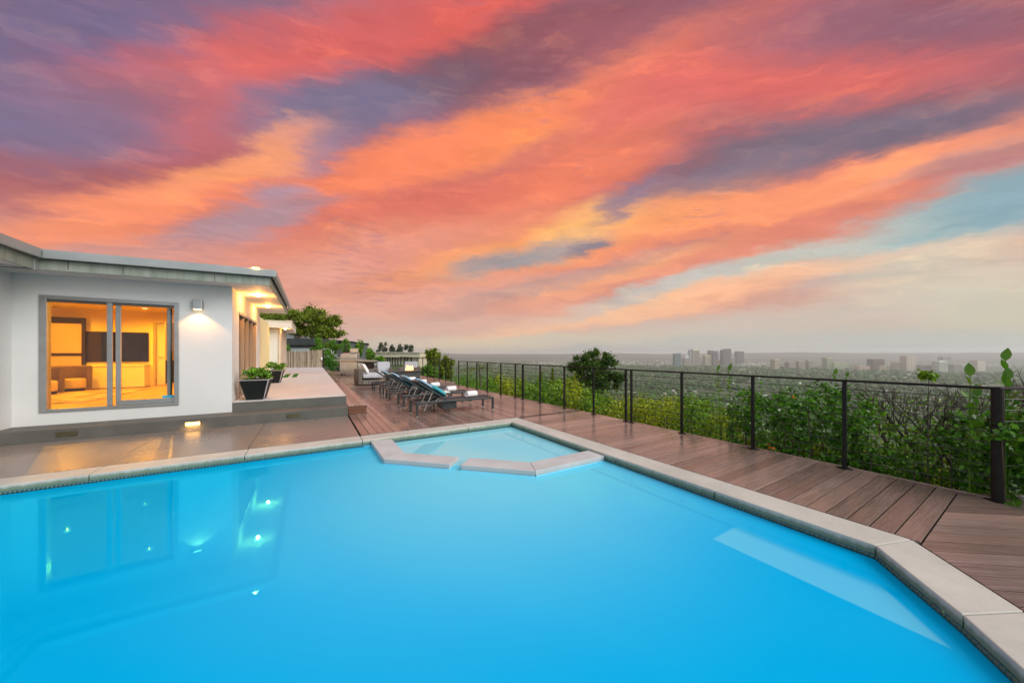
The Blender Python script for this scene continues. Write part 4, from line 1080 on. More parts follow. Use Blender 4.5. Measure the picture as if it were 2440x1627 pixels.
for i,v0 in enumerate(VS):
    lab=['graphite sun lounger nearest the pool','second sun lounger from the pool','middle one of the five sun loungers','fourth sun lounger from the pool, beside the farthest one','farthest sun lounger, nearest the wicker sofa'][i]
    if proto is None: proto,P=lounger(v0,lab)
    else:
        c_=copy_tree(proto); c_.location=(1.96,v0,0); c_['label']=lab; c_.rotation_euler=(0,0,R((0,1.2,-1.6,.8,-1.0)[i])); c_.location.x+=(0,.04,-.03,.05,0)[i]
    base=Vector((1.96,v0,0))
    q=base+Vector((1.44,.30,.315+.072)); towel(q,R(14),'rolled white towel on the foot of the %s lounger from the pool'%ORD[i])
    ang=math.atan2(.44,.66)
    mm=TEAL if i in(0,1) else (TEAL if i==2 else BLUE)
    if i<4:
        p0=base+Vector(P(.26,.30,.075)); cushion('cushion',.42,.46,.15,mm,None,p0,(0,ang,0),'%s satin cushion on the back of the %s lounger from the pool'%('teal' if mm is TEAL else 'blue',ORD[i]),'cushion','satin cushions on the loungers')
        p0=base+Vector(P(.60,.30,.055)); cushion('towel',.40,.50,.09,BLUE,None,p0,(0,ang,0),'pale blue towel laid over the head end of the %s lounger from the pool'%ORD[i],'towel','blue towels over the lounger backs')
# small side tables between the loungers
for k,v0 in enumerate((8.1,9.5)):
    t=thing('side_table',(2.75,v0,0),label='small white side table between the %s and %s loungers'%(ORD[k],ORD[k+1]),cat='side table',group='side tables between the loungers')
    MB().box(-.2,.25,-.16,.16,.40,.425).build('tabletop',WHITE,t,bevel=.006)
    for sx in (-.18,.21):
        for sy in (-.14,.12): MB().box(sx,sx+.025,sy,sy+.025,0,.399).build('leg',LFR,t)

# ================================================================== FAR DECK FURNITURE
DZ1=.10
s1=thing('wicker_sofa',(1.62,14.55,DZ1),label='brown wicker sofa with grey cushions at the near end of the raised deck',cat='sofa')
MB().box(0,.14,0,1.7,.03,.62).build('arm',WICK,s1,bevel=.015)
MB().box(.142,1.0,1.02,1.7,.03,.28).box(.142,1.0,.0,.66,.03,.22).box(.142,1.0,1.56,1.7,.28,.60).build('base_frame',WICK,s1,bevel=.012)
for k in range(7): MB().box(.2+k*.1,.26+k*.1,-.006,-.001,.07,.18).build('weave_opening',LCH,s1)
MB().box(.16,.98,.01,.82,.285,.45).build('seat_cushion',GREYC,s1,bevel=.04,seg=3)
MB().box(.16,.98,.84,1.54,.285,.45).build('seat_cushion',GREYC,s1,bevel=.04,seg=3)
cushion('throw_pillow',.46,.42,.18,WHITE,None,(1.90,14.85,DZ1+.66),(R(8),R(62),0),'white and grey throw pillow leaning in the corner of the wicker sofa','pillow')
cushion('throw_pillow',.44,.42,.16,WHITE,None,(1.84,15.4,DZ1+.68),(R(-8),R(66),0),'second white throw pillow behind the first on the wicker sofa','pillow')
def sofa_chair(loc,rz,lab,w=.85):
    t=thing('wicker_armchair',loc,rz,lab,'armchair',group='grey cushioned wicker armchairs round the fire pit')
    MB().box(-w/2,-w/2+.13,-.4,.4,.03,.58).build('arm',WICK,t,bevel=.012)
    MB().box(w/2-.13,w/2,-.4,.4,.03,.58).build('arm',WICK,t,bevel=.012)
    MB().box(-w/2+.131,w/2-.131,-.39,.4,.03,.26).build('base_frame',WICK,t)
    MB().box(-w/2+.14,w/2-.14,-.42,.25,.265,.43).build('seat_cushion',GREYC,t,bevel=.035,seg=3)
    M=Matrix.Translation((0,.30,.62))@Matrix.Rotation(R(-14),4,'X')
    MB().box(-w/2+.14,w/2-.14,-.07,.07,-.22,.24,M).build('back_cushion',GREYC,t,bevel=.04,seg=3)
    MB().box(-w/2+.131,w/2-.131,.401,.43,.03,.62).build('back_panel',WICK,t)
    return t
sofa_chair((3.22,18.35,DZ1),R(-15),'grey cushioned wicker armchair left of the fire pit',.9)
sofa_chair((4.42,17.75,DZ1),R(-31),'grey cushioned wicker armchair behind the flames, by the railing',.95)
fp=thing('fire_pit',(0,0,0),label='long charcoal concrete fire pit table with a lit flame',cat='fire pit')
a=(2.98,15.72); 
MB().box(3.0,4.42,15.7,16.35,DZ1,DZ1+.44).build('pit_body',PITM,fp,bevel=.012)
MB().box(2.9,4.50,15.62,16.43,DZ1+.442,DZ1+.49).build('pit_top',PITM,fp,bevel=.008)
MB().box(3.3,4.2,15.85,16.2,DZ1+.491,DZ1+.505).build('burner_tray',M_('lava_rock',(.05,.045,.04),(.1,.09,.08),.9,30,.8,60),fp)
fl=MB()
for k in range(9):
    x=3.85+k*.035; h=.10+.14*abs(math.sin(k*1.7)); y=16.02+.04*math.sin(k*2.1)
    fl.lathe([(.028,DZ1+.505),(.036,DZ1+.53),(.024,DZ1+.505+h*.55),(.004,DZ1+.505+h)],x,y,7)
fl.build('flame',FLAME,fp,smooth=True)
lamp('flame_glow','POINT',(3.98,15.98,DZ1+.66),6,(1,.4,.12),shadow_soft_size=.1)
# round bar table
bt=thing('bar_table',(2.55,19.3,DZ1),label='round stone-topped bar table behind the sofa',cat='table')
MB().lathe([(.001,.84),(.40,.84),(.56,.88),(.56,.925),(.001,.93)],n=32).build('tabletop',M_('brown_stone_top',(.28,.24,.19),(.36,.31,.25),.4,6),bt)
MB().lathe([(.40,.0),(.38,.1),(.36,.8),(.001,.8)],n=24).build('pedestal',WOODD,bt)
lt=thing('patio_chair',(3.05,19.6,DZ1),label='striped cushion chair half hidden behind the bar table',cat='chair')
MB().box(-.3,.3,-.3,.3,.03,.62).build('seat_block',WICK,lt,bevel=.02)
MB().box(-.3,.3,-.25,.1,.625,.76).build('seat_cushion',M_('striped_cushion',(.1,.1,.12),(.7,.68,.68),.9,3,stretch=(8,1,1),band=(.49,.51)),lt,bevel=.04)
# BBQ grill
bq=thing('barbecue_grill',(1.95,21.6,DZ1),R(-24),label='stainless steel barbecue grill on a cart with a raised hood',cat='grill')
MB().box(-.48,.48,-.28,.28,.80,.98).build('firebox',STEEL,bq,bevel=.01)
MB().prism([(-.46,-.24),(.46,-.24),(.46,.28),(-.46,.28)],.985,[1.26,1.26,1.34,1.34]).build('hood',STEEL,bq,bevel=.03,seg=3)
MB().box(-.05,.40,.1,.26,1.345,1.60).build('hood_back_panel',STEEL,bq,bevel=.01)
MB().tube([(-.40,-.30,1.06),(-.40,-.34,1.06),(.40,-.34,1.06),(.40,-.30,1.06)],.014).build('hood_handle',STEEL,bq)
MB().box(-.47,.47,-.300,-.282,.82,.94).build('control_panel',M_('copper_toned_steel',(.62,.50,.38),(.66,.54,.42),.35,5,0,40,.7),bq,bevel=.004)  # control panel steel with a copper tone
for k in range(6): MB().tube([(-.35+k*.14,-.301,.88),(-.35+k*.14,-.335,.88)],.024,10).build('knob',BLACKM,bq)
MB().box(-.85,-.485,-.25,.25,.90,.94).build('side_shelf',STEEL,bq,bevel=.005)
MB().box(.485,.85,-.25,.25,.90,.94).build('side_shelf',STEEL,bq,bevel=.005)
for x in (-.24,.24): MB().box(x-.215,x+.215,-.285,-.27,.18,.76).build('cabinet_door',STEEL,bq,bevel=.004)
MB().box(-.47,.47,-.268,.26,.14,.795).build('cart_body',STEEL,bq)
for x in (-.40,.40):
    MB().tube([(x-.02,-.2,.07),(x+.02,-.2,.07)],.07,14).build('wheel',BLACKM,bq)
    MB().box(x-.02,x+.02,.16,.2,0,.14).build('leg',BLACKM,bq)
# planter boxes
LEAFQ=np.array([(-.5,0,0),(0,-.28,.05),(.5,0,0),(0,.28,.05)])
def leafset(P,size,rg,up=0.0,jit=.35):
    N=len(P); a=rg.uniform(0,2*np.pi,N); ct=rg.uniform(-1,1,N)*(1-up)+up*.2; 
    ax=np.stack([np.cos(a)*np.sqrt(1-ct**2),np.sin(a)*np.sqrt(1-ct**2),ct],-1)
    b=rg.normal(size=(N,3)); b-=ax*(b*ax).sum(1,keepdims=True); b/=np.linalg.norm(b,axis=1,keepdims=True)
    c=np.cross(ax,b); s=size*rg.uniform(1-jit,1+jit,N)
    V=P[:,None,:]+s[:,None,None]*(LEAFQ[None,:,0,None]*ax[:,None]+LEAFQ[None,:,1,None]*b[:,None]*1.2+LEAFQ[None,:,2,None]*c[:,None])
    F=np.arange(N*4).reshape(N,4); return V.reshape(-1,3),F
def clump_points(cl,n,rg,shell=.4):
    cl=np.asarray(cl,float); vol=(cl[:,3]*cl[:,4]*cl[:,5])**.67; idx=rg.choice(len(cl),n,p=vol/vol.sum())
    d=rg.normal(size=(n,3)); d/=np.linalg.norm(d,axis=1,keepdims=True); r=np.minimum(np.abs(rg.normal(0,.62,n)),1.7)*.9+.05
    return cl[idx,:3]+d*r[:,None]*cl[idx,3:6]
def subclump(c,r,n,rg,s=(.25,.42),flat=1.0):
    # small foliage clumps spread over a crown ellipsoid
    out=[]
    for i in range(n):
        d=rg.normal(size=3); d/=np.linalg.norm(d); q=rg.uniform(.35,.95)
        k=rg.uniform(*s); out.append((c[0]+d[0]*r[0]*q,c[1]+d[1]*r[1]*q,c[2]+d[2]*r[2]*q,r[0]*k,r[1]*k,r[2]*k*flat))
    return out
def foliage(name,cl,n,size,m,parent,seed,up=0,shell=.55):
    rg=np.random.default_rng(seed); P=clump_points(cl,n,rg,shell); V,F=leafset(P,size,rg,up); return np_mesh(name,V,F,m,parent)
def planter(u,v,w,h,lab,seed,rz=0,pm=None,sz=.055):
    t=thing('planter',(u,v,.40),rz,lab,'planter',group='tapered black square planters on the terrace')
    MB().frustum(0,0,0,h,w*.60,w*.60,w,w).build('pot',POTB,t,bevel=.006)
    MB().frustum(0,0,h,h+.012,w*1.03,w*1.03,w*1.03,w*1.03).build('rim',POTE,t)
    MB().box(-w*.46,w*.46,-w*.46,w*.46,h+.012,h+.02).build('soil',SOIL,t)
    # pale painted corner edge as in the photograph
    a=w*.30; b_=w*.5
    MB().add([(a-.004,-a-.004,0),(a+.006,-a-.004,0),(a+.006,-a+.012,0),(a-.004,-a+.012,0),(b_-.012,-b_-.005,h),(b_+.010,-b_-.005,h),(b_+.010,-b_+.02,h),(b_-.012,-b_+.02,h)],((0,3,2,1),(4,5,6,7),(0,1,5,4),(1,2,6,5),(2,3,7,6),(3,0,4,7))).build('corner_edge',POTE,t)
    pl=thing('potted_shrub',(u,v,.40+h+.02),rz,lab.replace('planter','leafy shrub in the planter').replace('tapered black ','white-flowering '),'plant',group='flowering shrubs in the terrace planters')
    rg=np.random.default_rng(seed); cl=subclump((0,0,.11),(w*.66,w*.55,.15),26,rg,(.22,.4))
    foliage('leaves',cl,1500,sz,LB if pm is None else pm,pl,seed); foliage('flowers',cl,170,.035,WHT,pl,seed+1,shell=.9)
    s=MB()
    for c in cl[:16]: s.tube([(c[0]*.2,c[1]*.2,-.01),(c[0]*.7,c[1]*.7,c[2]*.5),(c[0],c[1],c[2])],.005,4)
    s.build('stems',TWIG,pl)
planter(-1.02,9.03,.50,.42,'tapered black planter at the near corner of the terrace',11,R(-4))
planter(-1.06,13.75,.50,.42,'tapered black planter farther along the terrace by the curtained glazing',14,R(-4))

# ================================================================== REED FENCE, NEIGHBOURS
fe=thing('reed_fence',(0,0,0),label='weathered brown reed fence closing the far end of the terrace',cat='fence')
random.seed(3)
x=-2.2; k=0
_stalk=MB().tube([(0,0,0),(.006,0,.5),(-.004,0,1)],[.034,.030,.026],6).mesh('reed_stalk',REED)
while x<.72:
    w=random.uniform(.032,.05)
    o=link_mesh('reed_stalk',_stalk,fe,(x,28.35+random.uniform(-.03,.03),.38),random.uniform(0,3)); o.scale=(w/.045,w/.045,1.28+random.uniform(-.05,.06)-.10*math.sin((x+2)*1.3)); x+=w*.95; k+=1
MB().box(.72,.80,28.3,28.4,.0,1.72).build('fence_post',WOODD,fe)
MB().box(.60,.70,28.22,28.25,.95,1.12).build('notice_plate',WHITE,fe)
nb=thing('neighbour_house',(0,0,0),label='low neighbouring house with a dark charcoal roof behind the reed fence',cat='house')
def face_box(px0,px1,y0,y1,d,dep,m,name,parent,bev=0):
    a=at_d(px0,y1,d); b=at_d(px1,y1,d); z1=at_d(px0,y0,d)[2]; z0=a[2]
    L=math.hypot(b[0]-a[0],b[1]-a[1]); M=Matrix.Translation((a[0],a[1],0))@Matrix.Rotation(math.atan2(b[1]-a[1],b[0]-a[0]),4,'Z')
    return MB().box(0,L,0,dep,z0,z1,M).build(name,m,parent)
face_box(640,752,806,822,36,9,NROOF,'roof',nb); face_box(646,745,822,829,36.8,7,DARKW,'window',nb); face_box(642,748,829,850,36.5,7,STUCCO,'wall',nb)
face_box(640,700,790,806,46,5,STUCCO,'wall',nb); face_box(668,678,793,804,45.9,.5,DARKW,'window',nb)
n2=thing('neighbour_house',(0,0,0),label='grey stucco neighbouring house with a thin sloping roof edge',cat='house')
a=at_d(745,804,44); b=at_d(879,818,38); 
def slab_between(p0,p1,zt0,zt1,th,dep,m,name,par):
    dx,dy=p1[0]-p0[0],p1[1]-p0[1]; L=math.hypot(dx,dy); nx,ny=-dy/L,dx/L
    q=[(p0[0],p0[1]),(p1[0],p1[1]),(p1[0]+nx*dep,p1[1]+ny*dep),(p0[0]+nx*dep,p0[1]+ny*dep)]
    f0=1+dep/math.hypot(*p0[:2]); f1=1+dep/math.hypot(*p1[:2]); q[2]=(p1[0]*f1,p1[1]*f1); q[3]=(p0[0]*f0,p0[1]*f0)
    return MB().prism(q,[zt0-th,zt1-th,zt1-th,zt0-th],[zt0,zt1,zt1,zt0]).build(name,m,par)
slab_between(a,b,a[2],b[2],.12,8,NROOF,'roof',n2)
a2=at_d(748,807,44.3); b2=at_d(876,820,38.4); slab_between(a2,b2,a2[2]-.02,b2[2]-.02,1.9,7,NGREY,'wall',n2)
n3=thing('neighbour_house',(0,0,0),label='cream neighbouring house with a broad fascia and narrow dark windows beyond the deck',cat='house')
face_box(893,1000,840,851,44.6,8,CREAMS,'fascia',n3); face_box(889,1001,839,840.3,44.4,8.4,TWH,'roof_edge',n3)
face_box(900,999,851,905,45.2,7,CREAMS,'wall',n3)
for k,px in enumerate((923,929,935,941.5,948,955,963,971,980)):
    face_box(px-.9,px+1.1,851.5,868 if k not in (3,4) else 890,45.12,.2,DARKW,'window',n3)
for y in (858,865,872,879,886): face_box(984,998,y,y+.4,45.15,.2,NGREY,'siding_joint',n3)

# ================================================================== TREES AND SHRUBS
def trunk(name,p0,p1,r,par,seed,limbs=6,reach=1.5,m=BARK):
    rg=random.Random(seed); b=MB(); p0=Vector(p0); p1=Vector(p1)
    pts=[p0.lerp(p1,t)+Vector((rg.uniform(-1,1),rg.uniform(-1,1),0))*r*.8*(t>0) for t in (0,.25,.5,.75,1)]
    b.tube(pts,[r*1.25,r,r*.8,r*.6,r*.35],8)
    for k in range(limbs):
        t=rg.uniform(.4,.95); s=p0.lerp(p1,t); a=rg.uniform(0,6.28); L=reach*rg.uniform(.6,1.1)
        e_=s+Vector((math.cos(a)*L,math.sin(a)*L,L*rg.uniform(.5,1.1))); mid=s.lerp(e_,.5)+Vector((0,0,-.1*L))
        b.tube([s,mid,e_],[r*.42,r*.28,r*.08],6)
        for q in range(2):
            a2=a+rg.uniform(-1,1); e2=mid+Vector((math.cos(a2),math.sin(a2),.8))*L*.45; b.tube([mid,e2],[r*.2,r*.05],5)
    return b.build(name,m,par)
def tree(px0,px1,yt,yb,d,m,lab,seed,n=9000,size=.22,name='tree',nsub=40,blobs=None,group=None,ground=None,sub=(.24,.42)):
    cx,cz=(px0+px1)/2,(yt+yb)/2; c=at_d(cx,cz,d); rx=(px1-px0)/2/FPX*d; rz_=(yb-yt)/2/FPX*d
    rg=np.random.default_rng(seed)
    gz=float(ground_h(c[0],c[1])) if ground is None else ground
    t=thing(name,(c[0],c[1],gz),0,lab,'tree',group)
    cc=np.array((0,0,c[2]-gz)); cl=[]
    if blobs:
        for (fx,fz,fr) in blobs: # fractions of crown box
            bc=(fx*rx*CA,-fx*rx*SA,cc[2]+fz*rz_); cl+=subclump(bc,(rx*fr,rx*fr,rz_*fr*1.05),max(6,nsub//len(blobs)),rg,sub)
    else: cl=subclump(cc,(rx*.92,rx*.92,rz_*.92),nsub,rg,sub)
    foliage('crown',cl,n,size,m,t,seed)
    trunk('trunk',(0,0,-.2),(0,0,cc[2]+rz_*.35),max(.07,rx*.07) if rx>.5 else .008,t,seed,8 if rx>.5 else 3,rx*.7)
    return t
tree(1355,1482,832,948,24,LT,'tall dark green rounded tree rising behind the railing',21,26000,.16,'broadleaf_tree',70,
  [(-.05,.55,.50),(.45,.45,.42),(-.55,.35,.40),(0,-.1,.62),(.6,-.25,.42),(-.74,-.32,.40),(.78,-.1,.3),(.1,-.7,.45)],sub=(.34,.55))
tree(690,812,729,812,46,LO,'large airy olive green tree behind the dark-roofed neighbour',31,30000,.26,'broadleaf_tree',84,
  [(-.75,.45,.40),(-.35,.2,.5),(.0,.5,.42),(.35,.1,.42),(.72,.1,.30),(.1,-.5,.45),(.75,-.55,.36),(-.6,-.4,.45)],sub=(.3,.6))
tree(600,700,740,812,50,LO,'bushy green tree between the eave and the annexe canopy',33,22000,.28,'broadleaf_tree',40)
tree(1010,1052,826,880,30,LO,'light green tree just beyond the far railing, taller of the pair',35,7000,.17,'broadleaf_tree',30)
tree(1040,1082,842,905,28,LO,'light green tree right of the taller one beyond the far railing',36,7000,.17,'broadleaf_tree',30)
tree(1003,1046,862,905,27,LG,'low green tree below the far railing posts',37,5000,.15,'broadleaf_tree',24)
for i,(a,b,yt,yb) in enumerate(((903,925,814,843),(926,943,822,843),(943,960,817,843),(960,985,817,842),(896,908,832,842))):
    tree(a,b,yt,yb,56,LS,'%s of the grey-green trees above the cream house roof'%['leftmost tall one','second from left','third from left','rightmost','smallest, at the far left,'][i],41+i,2600,.22,'silvery_tree',14,group='grey-green trees behind the cream house',sub=(.25,.45))
# shrubs between the fence and the grill
SH=[(668,690,820,846,31,LB,'bright shrub above the left end of the reed fence'),(748,770,800,850,31,LB,'bright green shrub above the right end of the reed fence'),
 (768,805,806,862,30,LG,'bushy green shrub behind the fence post'),(812,840,804,850,30,LB,'upright light green shrub left of the grill hood'),
 (846,868,806,856,29.5,LG,'upright green shrub right of the grill hood'),(868,900,826,864,29,LG,'rounded green shrub behind the bar table'),(893,918,844,864,28,LB,'low lime green shrub behind the bar table'),
 (762,815,838,886,28.8,LD,'dark shrub growing against the wire fence behind the grill'),(735,760,828,850,32,LB,'small bright shrub peeping over the reed fence'),
 (800,818,872,888,27,LS,'small pale strappy plant beside the grill')]
for i,(a,b,yt,yb,d,m,lab) in enumerate(SH):
    tree(a,b,yt,yb,d,m,lab,60+i,2600,.11,'shrub',16,ground=0.0,sub=(.28,.5))
# ---- the planted slope below the railing
SKY_=[(1085,893),(1110,880),(1150,890),(1180,880),(1210,885),(1245,892),(1262,905),(1285,885),(1300,892),(1330,890),(1355,905),(1372,890),(1390,915),(1420,925),(1480,945),(1500,930),(1530,928),(1560,935),(1600,935),(1640,925),(1660,925),(1690,945),(1720,985),(1740,960),(1762,905),(1790,900),(1830,915),(1880,915),(1930,905),(1975,895),(2010,900),(2050,925),(2080,935),(2120,985),(2170,1010),(2220,1000),(2290,985),(2330,930),(2400,925),(2440,935),(2600,940)]
def skyl(px):
    xs=[p[0] for p in SKY_]; ys=[p[1] for p in SKY_]; return float(np.interp(px,xs,ys))
BU=[ # px0, px1, material, leaf size, label
 (1085,1135,LG,.10,'green bush below the railing, left of the fan palm'),
 (1135,1190,LG,.10,'green bush below the railing, right of the fan palm'),
 (1190,1232,LY,.10,'yellowish bush directly left of the thick mid-railing post'),
 (1232,1290,LG,.10,'green bush directly right of the thick mid-railing post'),
 (1290,1345,LG,.10,'green bush below the two small conical trees'),
 (1345,1385,LY,.09,'narrow yellow-green bush left of the tall dark tree'),
 (1385,1430,LG,.09,'bright green bush at the foot of the tall dark tree'),
 (1430,1500,LY,.075,'yellow-green bush left of the doubled railing posts'),
 (1500,1560,LY,.07,'yellow bush right of the doubled railing posts'),
 (1560,1625,LY,.065,'golden green bush just left of the lone post before the orange flowers'),
 (1625,1700,LG,.065,'green bush falling away to the gap before the flowering shrub'),
 (1700,1745,LY,.06,'low yellow-green bush in the gap left of the flowering shrub')]
for i,(a,b,m,ls,lab) in enumerate(BU):
    rg=np.random.default_rng(100+i); cl=[]; pc=(a+b)/2
    c0=None
    for row,uu in enumerate((6.35,7.3,8.5,10.2)):
        for px in np.arange(a+4,b+1,max(7,16-row*2)):
            k=(px-CXP)/FPX; v=uu*(CA-k*SA)/(SA+k*CA); d=uu*SA+v*CA
            py=skyl(px)+(0,0,4,8)[row]*.6+ (24-row*8)+rg.uniform(-5,16); z=EYE-(py-HYP)/FPX*d
            rr=max(.20,.030*d)*rg.uniform(.8,1.25)
            if c0 is None: c0=(uu,v)
            zb=float(ground_h(uu,v))
            zz=z-rr*.8
            while zz>zb-.2 and zz>z-2.4:
                cl.append((uu+rg.normal(0,.12),v+rg.normal(0,.15),zz,rr,rr*1.1,rr)); zz-=rr*1.15
    cl=np.array(cl); o=thing('bush',(float(cl[:,0].mean()),float(cl[:,1].mean()),float(ground_h(cl[:,0].mean(),cl[:,1].mean()))),0,lab,'bush',group='bushes on the slope below the railing')
    cl[:,0]-=o.location.x; cl[:,1]-=o.location.y; cl[:,2]-=o.location.z
    foliage('leaves',cl,13000,ls*.85,m,o,200+i,shell=.65)
    tb_=MB(); rr=random.Random(i)
    for c in cl[::5]: tb_.tube([(c[0]*.6,c[1]*.6,0),(c[0]*.9,c[1]*.9,c[2]*.6),(c[0],c[1],c[2])],[.025,.016,.006],5)
    tb_.build('branches',BARK,o)
# dark flowering shrub right of centre, built larger leaved
def big_shrub(a,b,us,m,ls,n,seed,lab,flowers=0,bottom=None,top=None,grp=None,depth=2.2,dens=20):
    rg=np.random.default_rng(seed); cl=[]
    for row,uu in enumerate(us):
        for px in np.arange(a,b+1,dens):
            k=(px-CXP)/FPX; v=uu*(CA-k*SA)/(SA+k*CA); d=uu*SA+v*CA
            py=(skyl(px) if top is None else top)+rg.uniform(8,30); z=EYE-(py-HYP)/FPX*d; rr=rg.uniform(.12,.2)
            zz=z-rr
            while zz>z-depth:
                if rg.random()<.62: cl.append((uu+rg.normal(0,.12),v+rg.normal(0,.1),zz,rr,rr,rr))
                zz-=rr*1.3
    cl=np.array(cl); cx,cy=cl[:,0].mean(),cl[:,1].mean(); gz=float(ground_h(cx,cy))
    o=thing('shrub',(cx,cy,gz),0,lab,'shrub',grp); cl[:,0]-=cx; cl[:,1]-=cy; cl[:,2]-=gz
    foliage('leaves',cl,n,ls,m,o,seed,shell=.7)
    if flowers:
        fo=subclump((0,0,float(cl[:,2].max())-.55),(.8,.8,.5),flowers,rg,(.05,.06))
        sel=cl[rg.choice(len(cl),flowers)]; pts=[]
        for s in sel:
            for q in range(5): pts.append((s[0]+rg.normal(0,.02)-.14,s[1]-.05+rg.normal(0,.02),s[2]+rg.normal(0,.02)))
        V,F=leafset(np.array(pts),.055,rg); np_mesh('flowers',V,F,FLOW,o)
    tb_=MB()
    for c in cl[::4]: tb_.tube([(c[0]*.5,c[1]*.5,0),(c[0]*.85,c[1]*.85,c[2]*.6),(c[0],c[1],c[2])],[.02,.012,.004],5)
    tb_.build('branches',BARK,o); return o
big_shrub(1748,1905,(6.0,6.5,7.2),LD,.055,13000,301,'dark glossy shrub with orange flowers left of the second post from the corner',7)
big_shrub(1905,2085,(5.95,6.4,7.0),LD,.052,13000,302,'dark glossy shrub with orange flowers around the first post from the corner',7)
big_shrub(1745,1910,(7.0,7.8),LY,.045,14000,303,'yellow-green undergrowth behind the left flowering shrub',0,top=1010,dens=14)
big_shrub(1905,2110,(6.8,7.6),LY,.045,14000,304,'yellow-green undergrowth behind the right flowering shrub',0,top=1030,dens=14)
big_shrub(2040,2210,(6.05,6.5),LD,.05,5000,305,'dark low shrub under the bare twigs beside the corner post',0,top=1035)
big_shrub(2110,2330,(6.4,7.2,8.0),LG,.045,9000,306,'tangled green shrub behind the bare twigs',0,top=985,dens=16)
big_shrub(2060,2330,(6.8,7.8),LY,.042,16000,307,'yellow-green undergrowth at the foot of the bare twigs',0,top=1090,dens=16,depth=1.5)
big_shrub(2290,2375,(5.95,6.5),LD,.055,5500,308,'dark shrub just left of the thick corner post',0,top=950)
big_shrub(2395,2560,(5.75,6.3),LD,.055,9000,309,'dark shrub right of the thick corner post',3,top=945,dens=26)
# big-leaved shoots standing above the rail
def shoot(px,py,d,ztop,lab,n=9,seed=0,ls=.11,m=LD,lean=0.0):
    rg=random.Random(seed); p=at_d(px,py,d); z0=-1.2; t=thing('leafy_shoot',(p[0],p[1],z0),0,lab,'plant',group='large-leaved shoots standing above the rail')
    H=p[2]-z0; pts=[(lean*s*s,0,H*s) for s in (0,.3,.6,.8,1)]
    MB().tube(pts,[.012,.010,.008,.006,.003],6).build('stem',LG,t)
    for k in range(n):
        s=1-k*.028*(1.1/H*2.6); z=H*s; a=k*2.4+rg.uniform(-.3,.3); L=ls*rg.uniform(.8,1.25); el=R(rg.uniform(35,65)) if k>1 else R(75)
        V=[];F=[]; Mx=Matrix.Translation((lean*s*s,0,z))@Matrix.Rotation(a,4,'Z')@Matrix.Rotation(-el,4,'Y')
        for i in range(6):
            x=L*i/5; w=L*.24*math.sin(math.pi*min(.999,(i/5)**.8*.97+.02)); zc=-.12*L*(i/5)**2
            V+= [Mx@Vector((x,-w,zc+.25*w)),Mx@Vector((x,0,zc)),Mx@Vector((x,w,zc+.25*w))]
        for i in range(5):
            a_=i*3; F+= [(a_,a_+3,a_+4,a_+1),(a_+1,a_+4,a_+5,a_+2)]
        MB().add(V,F).build('leaf',m,t,smooth=True)
    return t
shoot(2396,860,3.15,0,'tall large-leaved shoot rising above the rail beside the corner post',11,1,.115,LG)
shoot(2310,897,3.3,0,'short three-leaved shoot above the rail left of the corner post',6,2,.12,LG,.05)
shoot(2402,905,3.3,0,'second large-leaved shoot tucked behind the corner post',9,5,.12,LD)
shoot(2328,945,3.35,0,'large-leaved shoot below the rail near the corner post',9,6,.12,LD)
shoot(1990,893,4.6,0,'leafy tip above the rail at the first post from the corner',8,3,.10,LG)
shoot(2018,898,4.6,0,'pair of small leaves above the rail right of the first post',4,4,.10,LD)
shoot(1718,882,6.0,0,'arching leafy shoot above the rail left of the second post',8,7,.13,LG,-.1)
shoot(1738,884,6.0,0,'upright leafy shoot above the rail near the second post',7,8,.13,LG)
tree(2189,2236,881,917,3.7,LG,'rounded leafy tuft rising above the rail over the bare twigs',310,330,.035,'leafy_tuft',14,sub=(.3,.5))
# bare twiggy shrub
def twigs(px,py_base,d,H,seed,lab):
    rg=random.Random(seed); p=at_d(px,py_base,d); gz=p[2]; t=thing('bare_shrub',(p[0],p[1],gz),0,lab,'shrub'); b=MB()
    def grow(s,dv,L,r,lev):
        mid=s+dv*L*.5+Vector((rg.uniform(-1,1),rg.uniform(-1,1),rg.uniform(-1,1)))*L*.06; e_=s+dv*L
        b.tube([s,mid,e_],[r,r*.8,r*.6],5 if lev<2 else 3,cap=False)
        if lev>=4: return
        for k in range(3 if lev<2 else rg.choice((2,3))):
            nd=(dv+Vector((rg.uniform(-.8,.8),rg.uniform(-.8,.8),rg.uniform(-.15,.55)))).normalized()
            grow(s.lerp(e_,rg.uniform(.6,1)),nd,L*rg.uniform(.55,.8),r*.58,lev+1)
    for k in range(3):
        a=k*2.1+rg.uniform(0,1); grow(Vector((0,0,0)),Vector((math.cos(a)*.45,math.sin(a)*.45,1)).normalized(),H*.42,.022,0)
    b.build('branches',TWIG,t)
    rr=np.random.default_rng(seed); V,F=leafset(np.array([(rr.normal(0,H*.3),rr.normal(0,H*.3),rr.uniform(.2*H,.78*H)) for _ in range(200)]),.045,rr)
    np_mesh('leaves',V,F,LG,t)
twigs(2200,1150,4.3,1.45,1,'bare twiggy shrub right of centre behind the cables')
twigs(2130,1110,5.0,1.45,2,'bare twiggy shrub farther left behind the cables')
twigs(2290,1160,4.0,1.4,3,'bare twiggy shrub close to the thick corner post')
twigs(2440,1150,3.8,1.3,4,'bare twiggy shrub at the right edge of the picture')
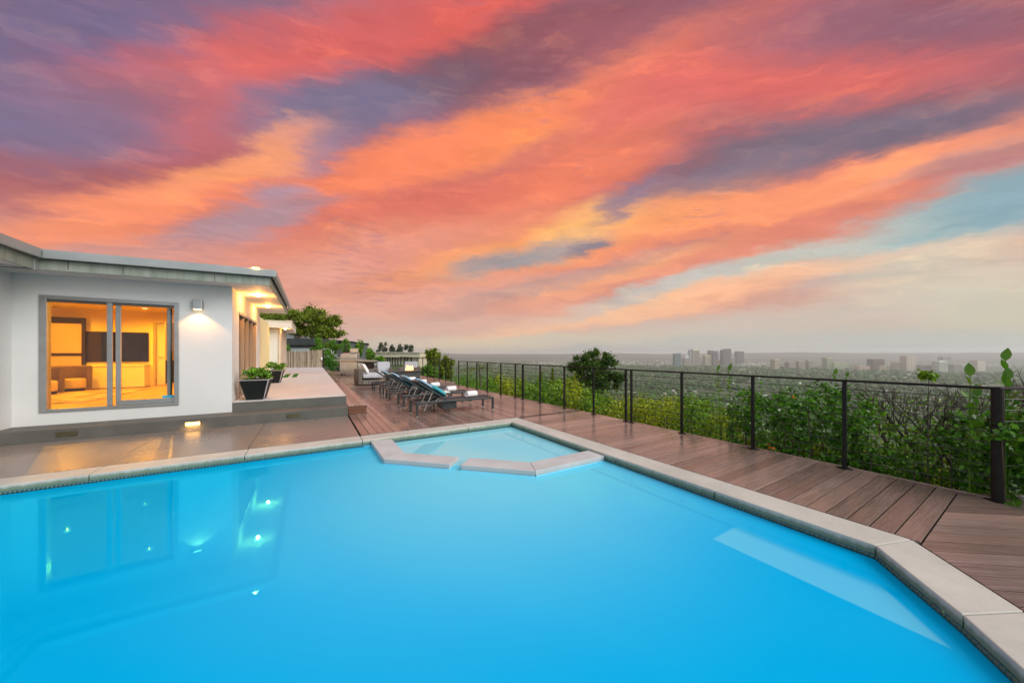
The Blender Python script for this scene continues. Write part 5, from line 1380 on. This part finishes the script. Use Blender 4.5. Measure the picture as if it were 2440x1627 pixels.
# two small conical trees and the fan palm
for i,(a,b,yt,yb) in enumerate(((1278,1302,884,925),(1304,1330,876,920),(1362,1378,884,935))):
    cx=(a+b)/2; c=at_d(cx,yt,16); z1=c[2]; z0=at_d(cx,yb,16)[2]-1.2; rg=np.random.default_rng(400+i); w=(b-a)/2/FPX*16
    o=thing('conical_tree',(c[0],c[1],z0),0,['small pointed tree left of its taller twin','taller of the two small pointed trees','slender pointed yellow-green tree left of the tall dark tree'][i],'tree',group='small pointed trees beyond the railing')
    cl=[(rg.normal(0,w*.3*(1-s)),rg.normal(0,w*.3*(1-s)),(z1-z0)*s,w*(1.05-s)*.9,w*(1.05-s)*.9,.14) for s in np.linspace(.2,.97,26)]
    foliage('crown',cl,3500,.10,LO if i<2 else LY,o,410+i,shell=.7); trunk('trunk',(0,0,-.3),(0,0,(z1-z0)*.8),.05,o,i,4,.3)
pc=at_d(1142,868,17); pg=float(ground_h(pc[0],pc[1])); pp=thing('fan_palm',(pc[0],pc[1],pg),0,'fan palm with arching fronds beyond the railing','palm')
hz=pc[2]-pg-.25
trunk('trunk',(0,0,0),(0,0,hz),.10,pp,9,0)
rg=random.Random(4)
for k in range(16):
    a=k*2.4; L=rg.uniform(.75,1.0); el=rg.uniform(.2,1.1); V=[];F=[]; Mx=Matrix.Translation((0,0,hz))@Matrix.Rotation(a,4,'Z')
    pts=[Vector((L*s*math.cos(el*(1-.7*s)),0,L*s*math.sin(el)-.45*L*s*s)) for s in np.linspace(0,1,7)]
    for i,p_ in enumerate(pts[1:],1):
        tl=.26*(1-.5*i/7)
        for sg in (-1,1):
            n_=len(V); V+= [Mx@p_,Mx@(p_+Vector((.10,sg*tl,-.05))),Mx@(p_+Vector((.05,0,.0)))]; F.append((n_,n_+1,n_+2))
    b=MB().add(V,F); b.tube([Mx@p_ for p_ in pts],[.012]*7,4); b.build('frond',LO,pp)
# low ground cover under everything on the slope
gc=[]; rg=np.random.default_rng(77)
for i in range(1100):
    u_=rg.uniform(5.9,26); v_=rg.uniform(-3,30); gc.append((u_,v_,float(ground_h(u_,v_))+.25,.55,.55,.38))
tag(foliage('ground_cover',gc,42000,.13,LG,None,78,shell=.8),'green ground cover on the slope below the deck','ground cover',kind='stuff')
print('objects',len(bpy.data.objects))
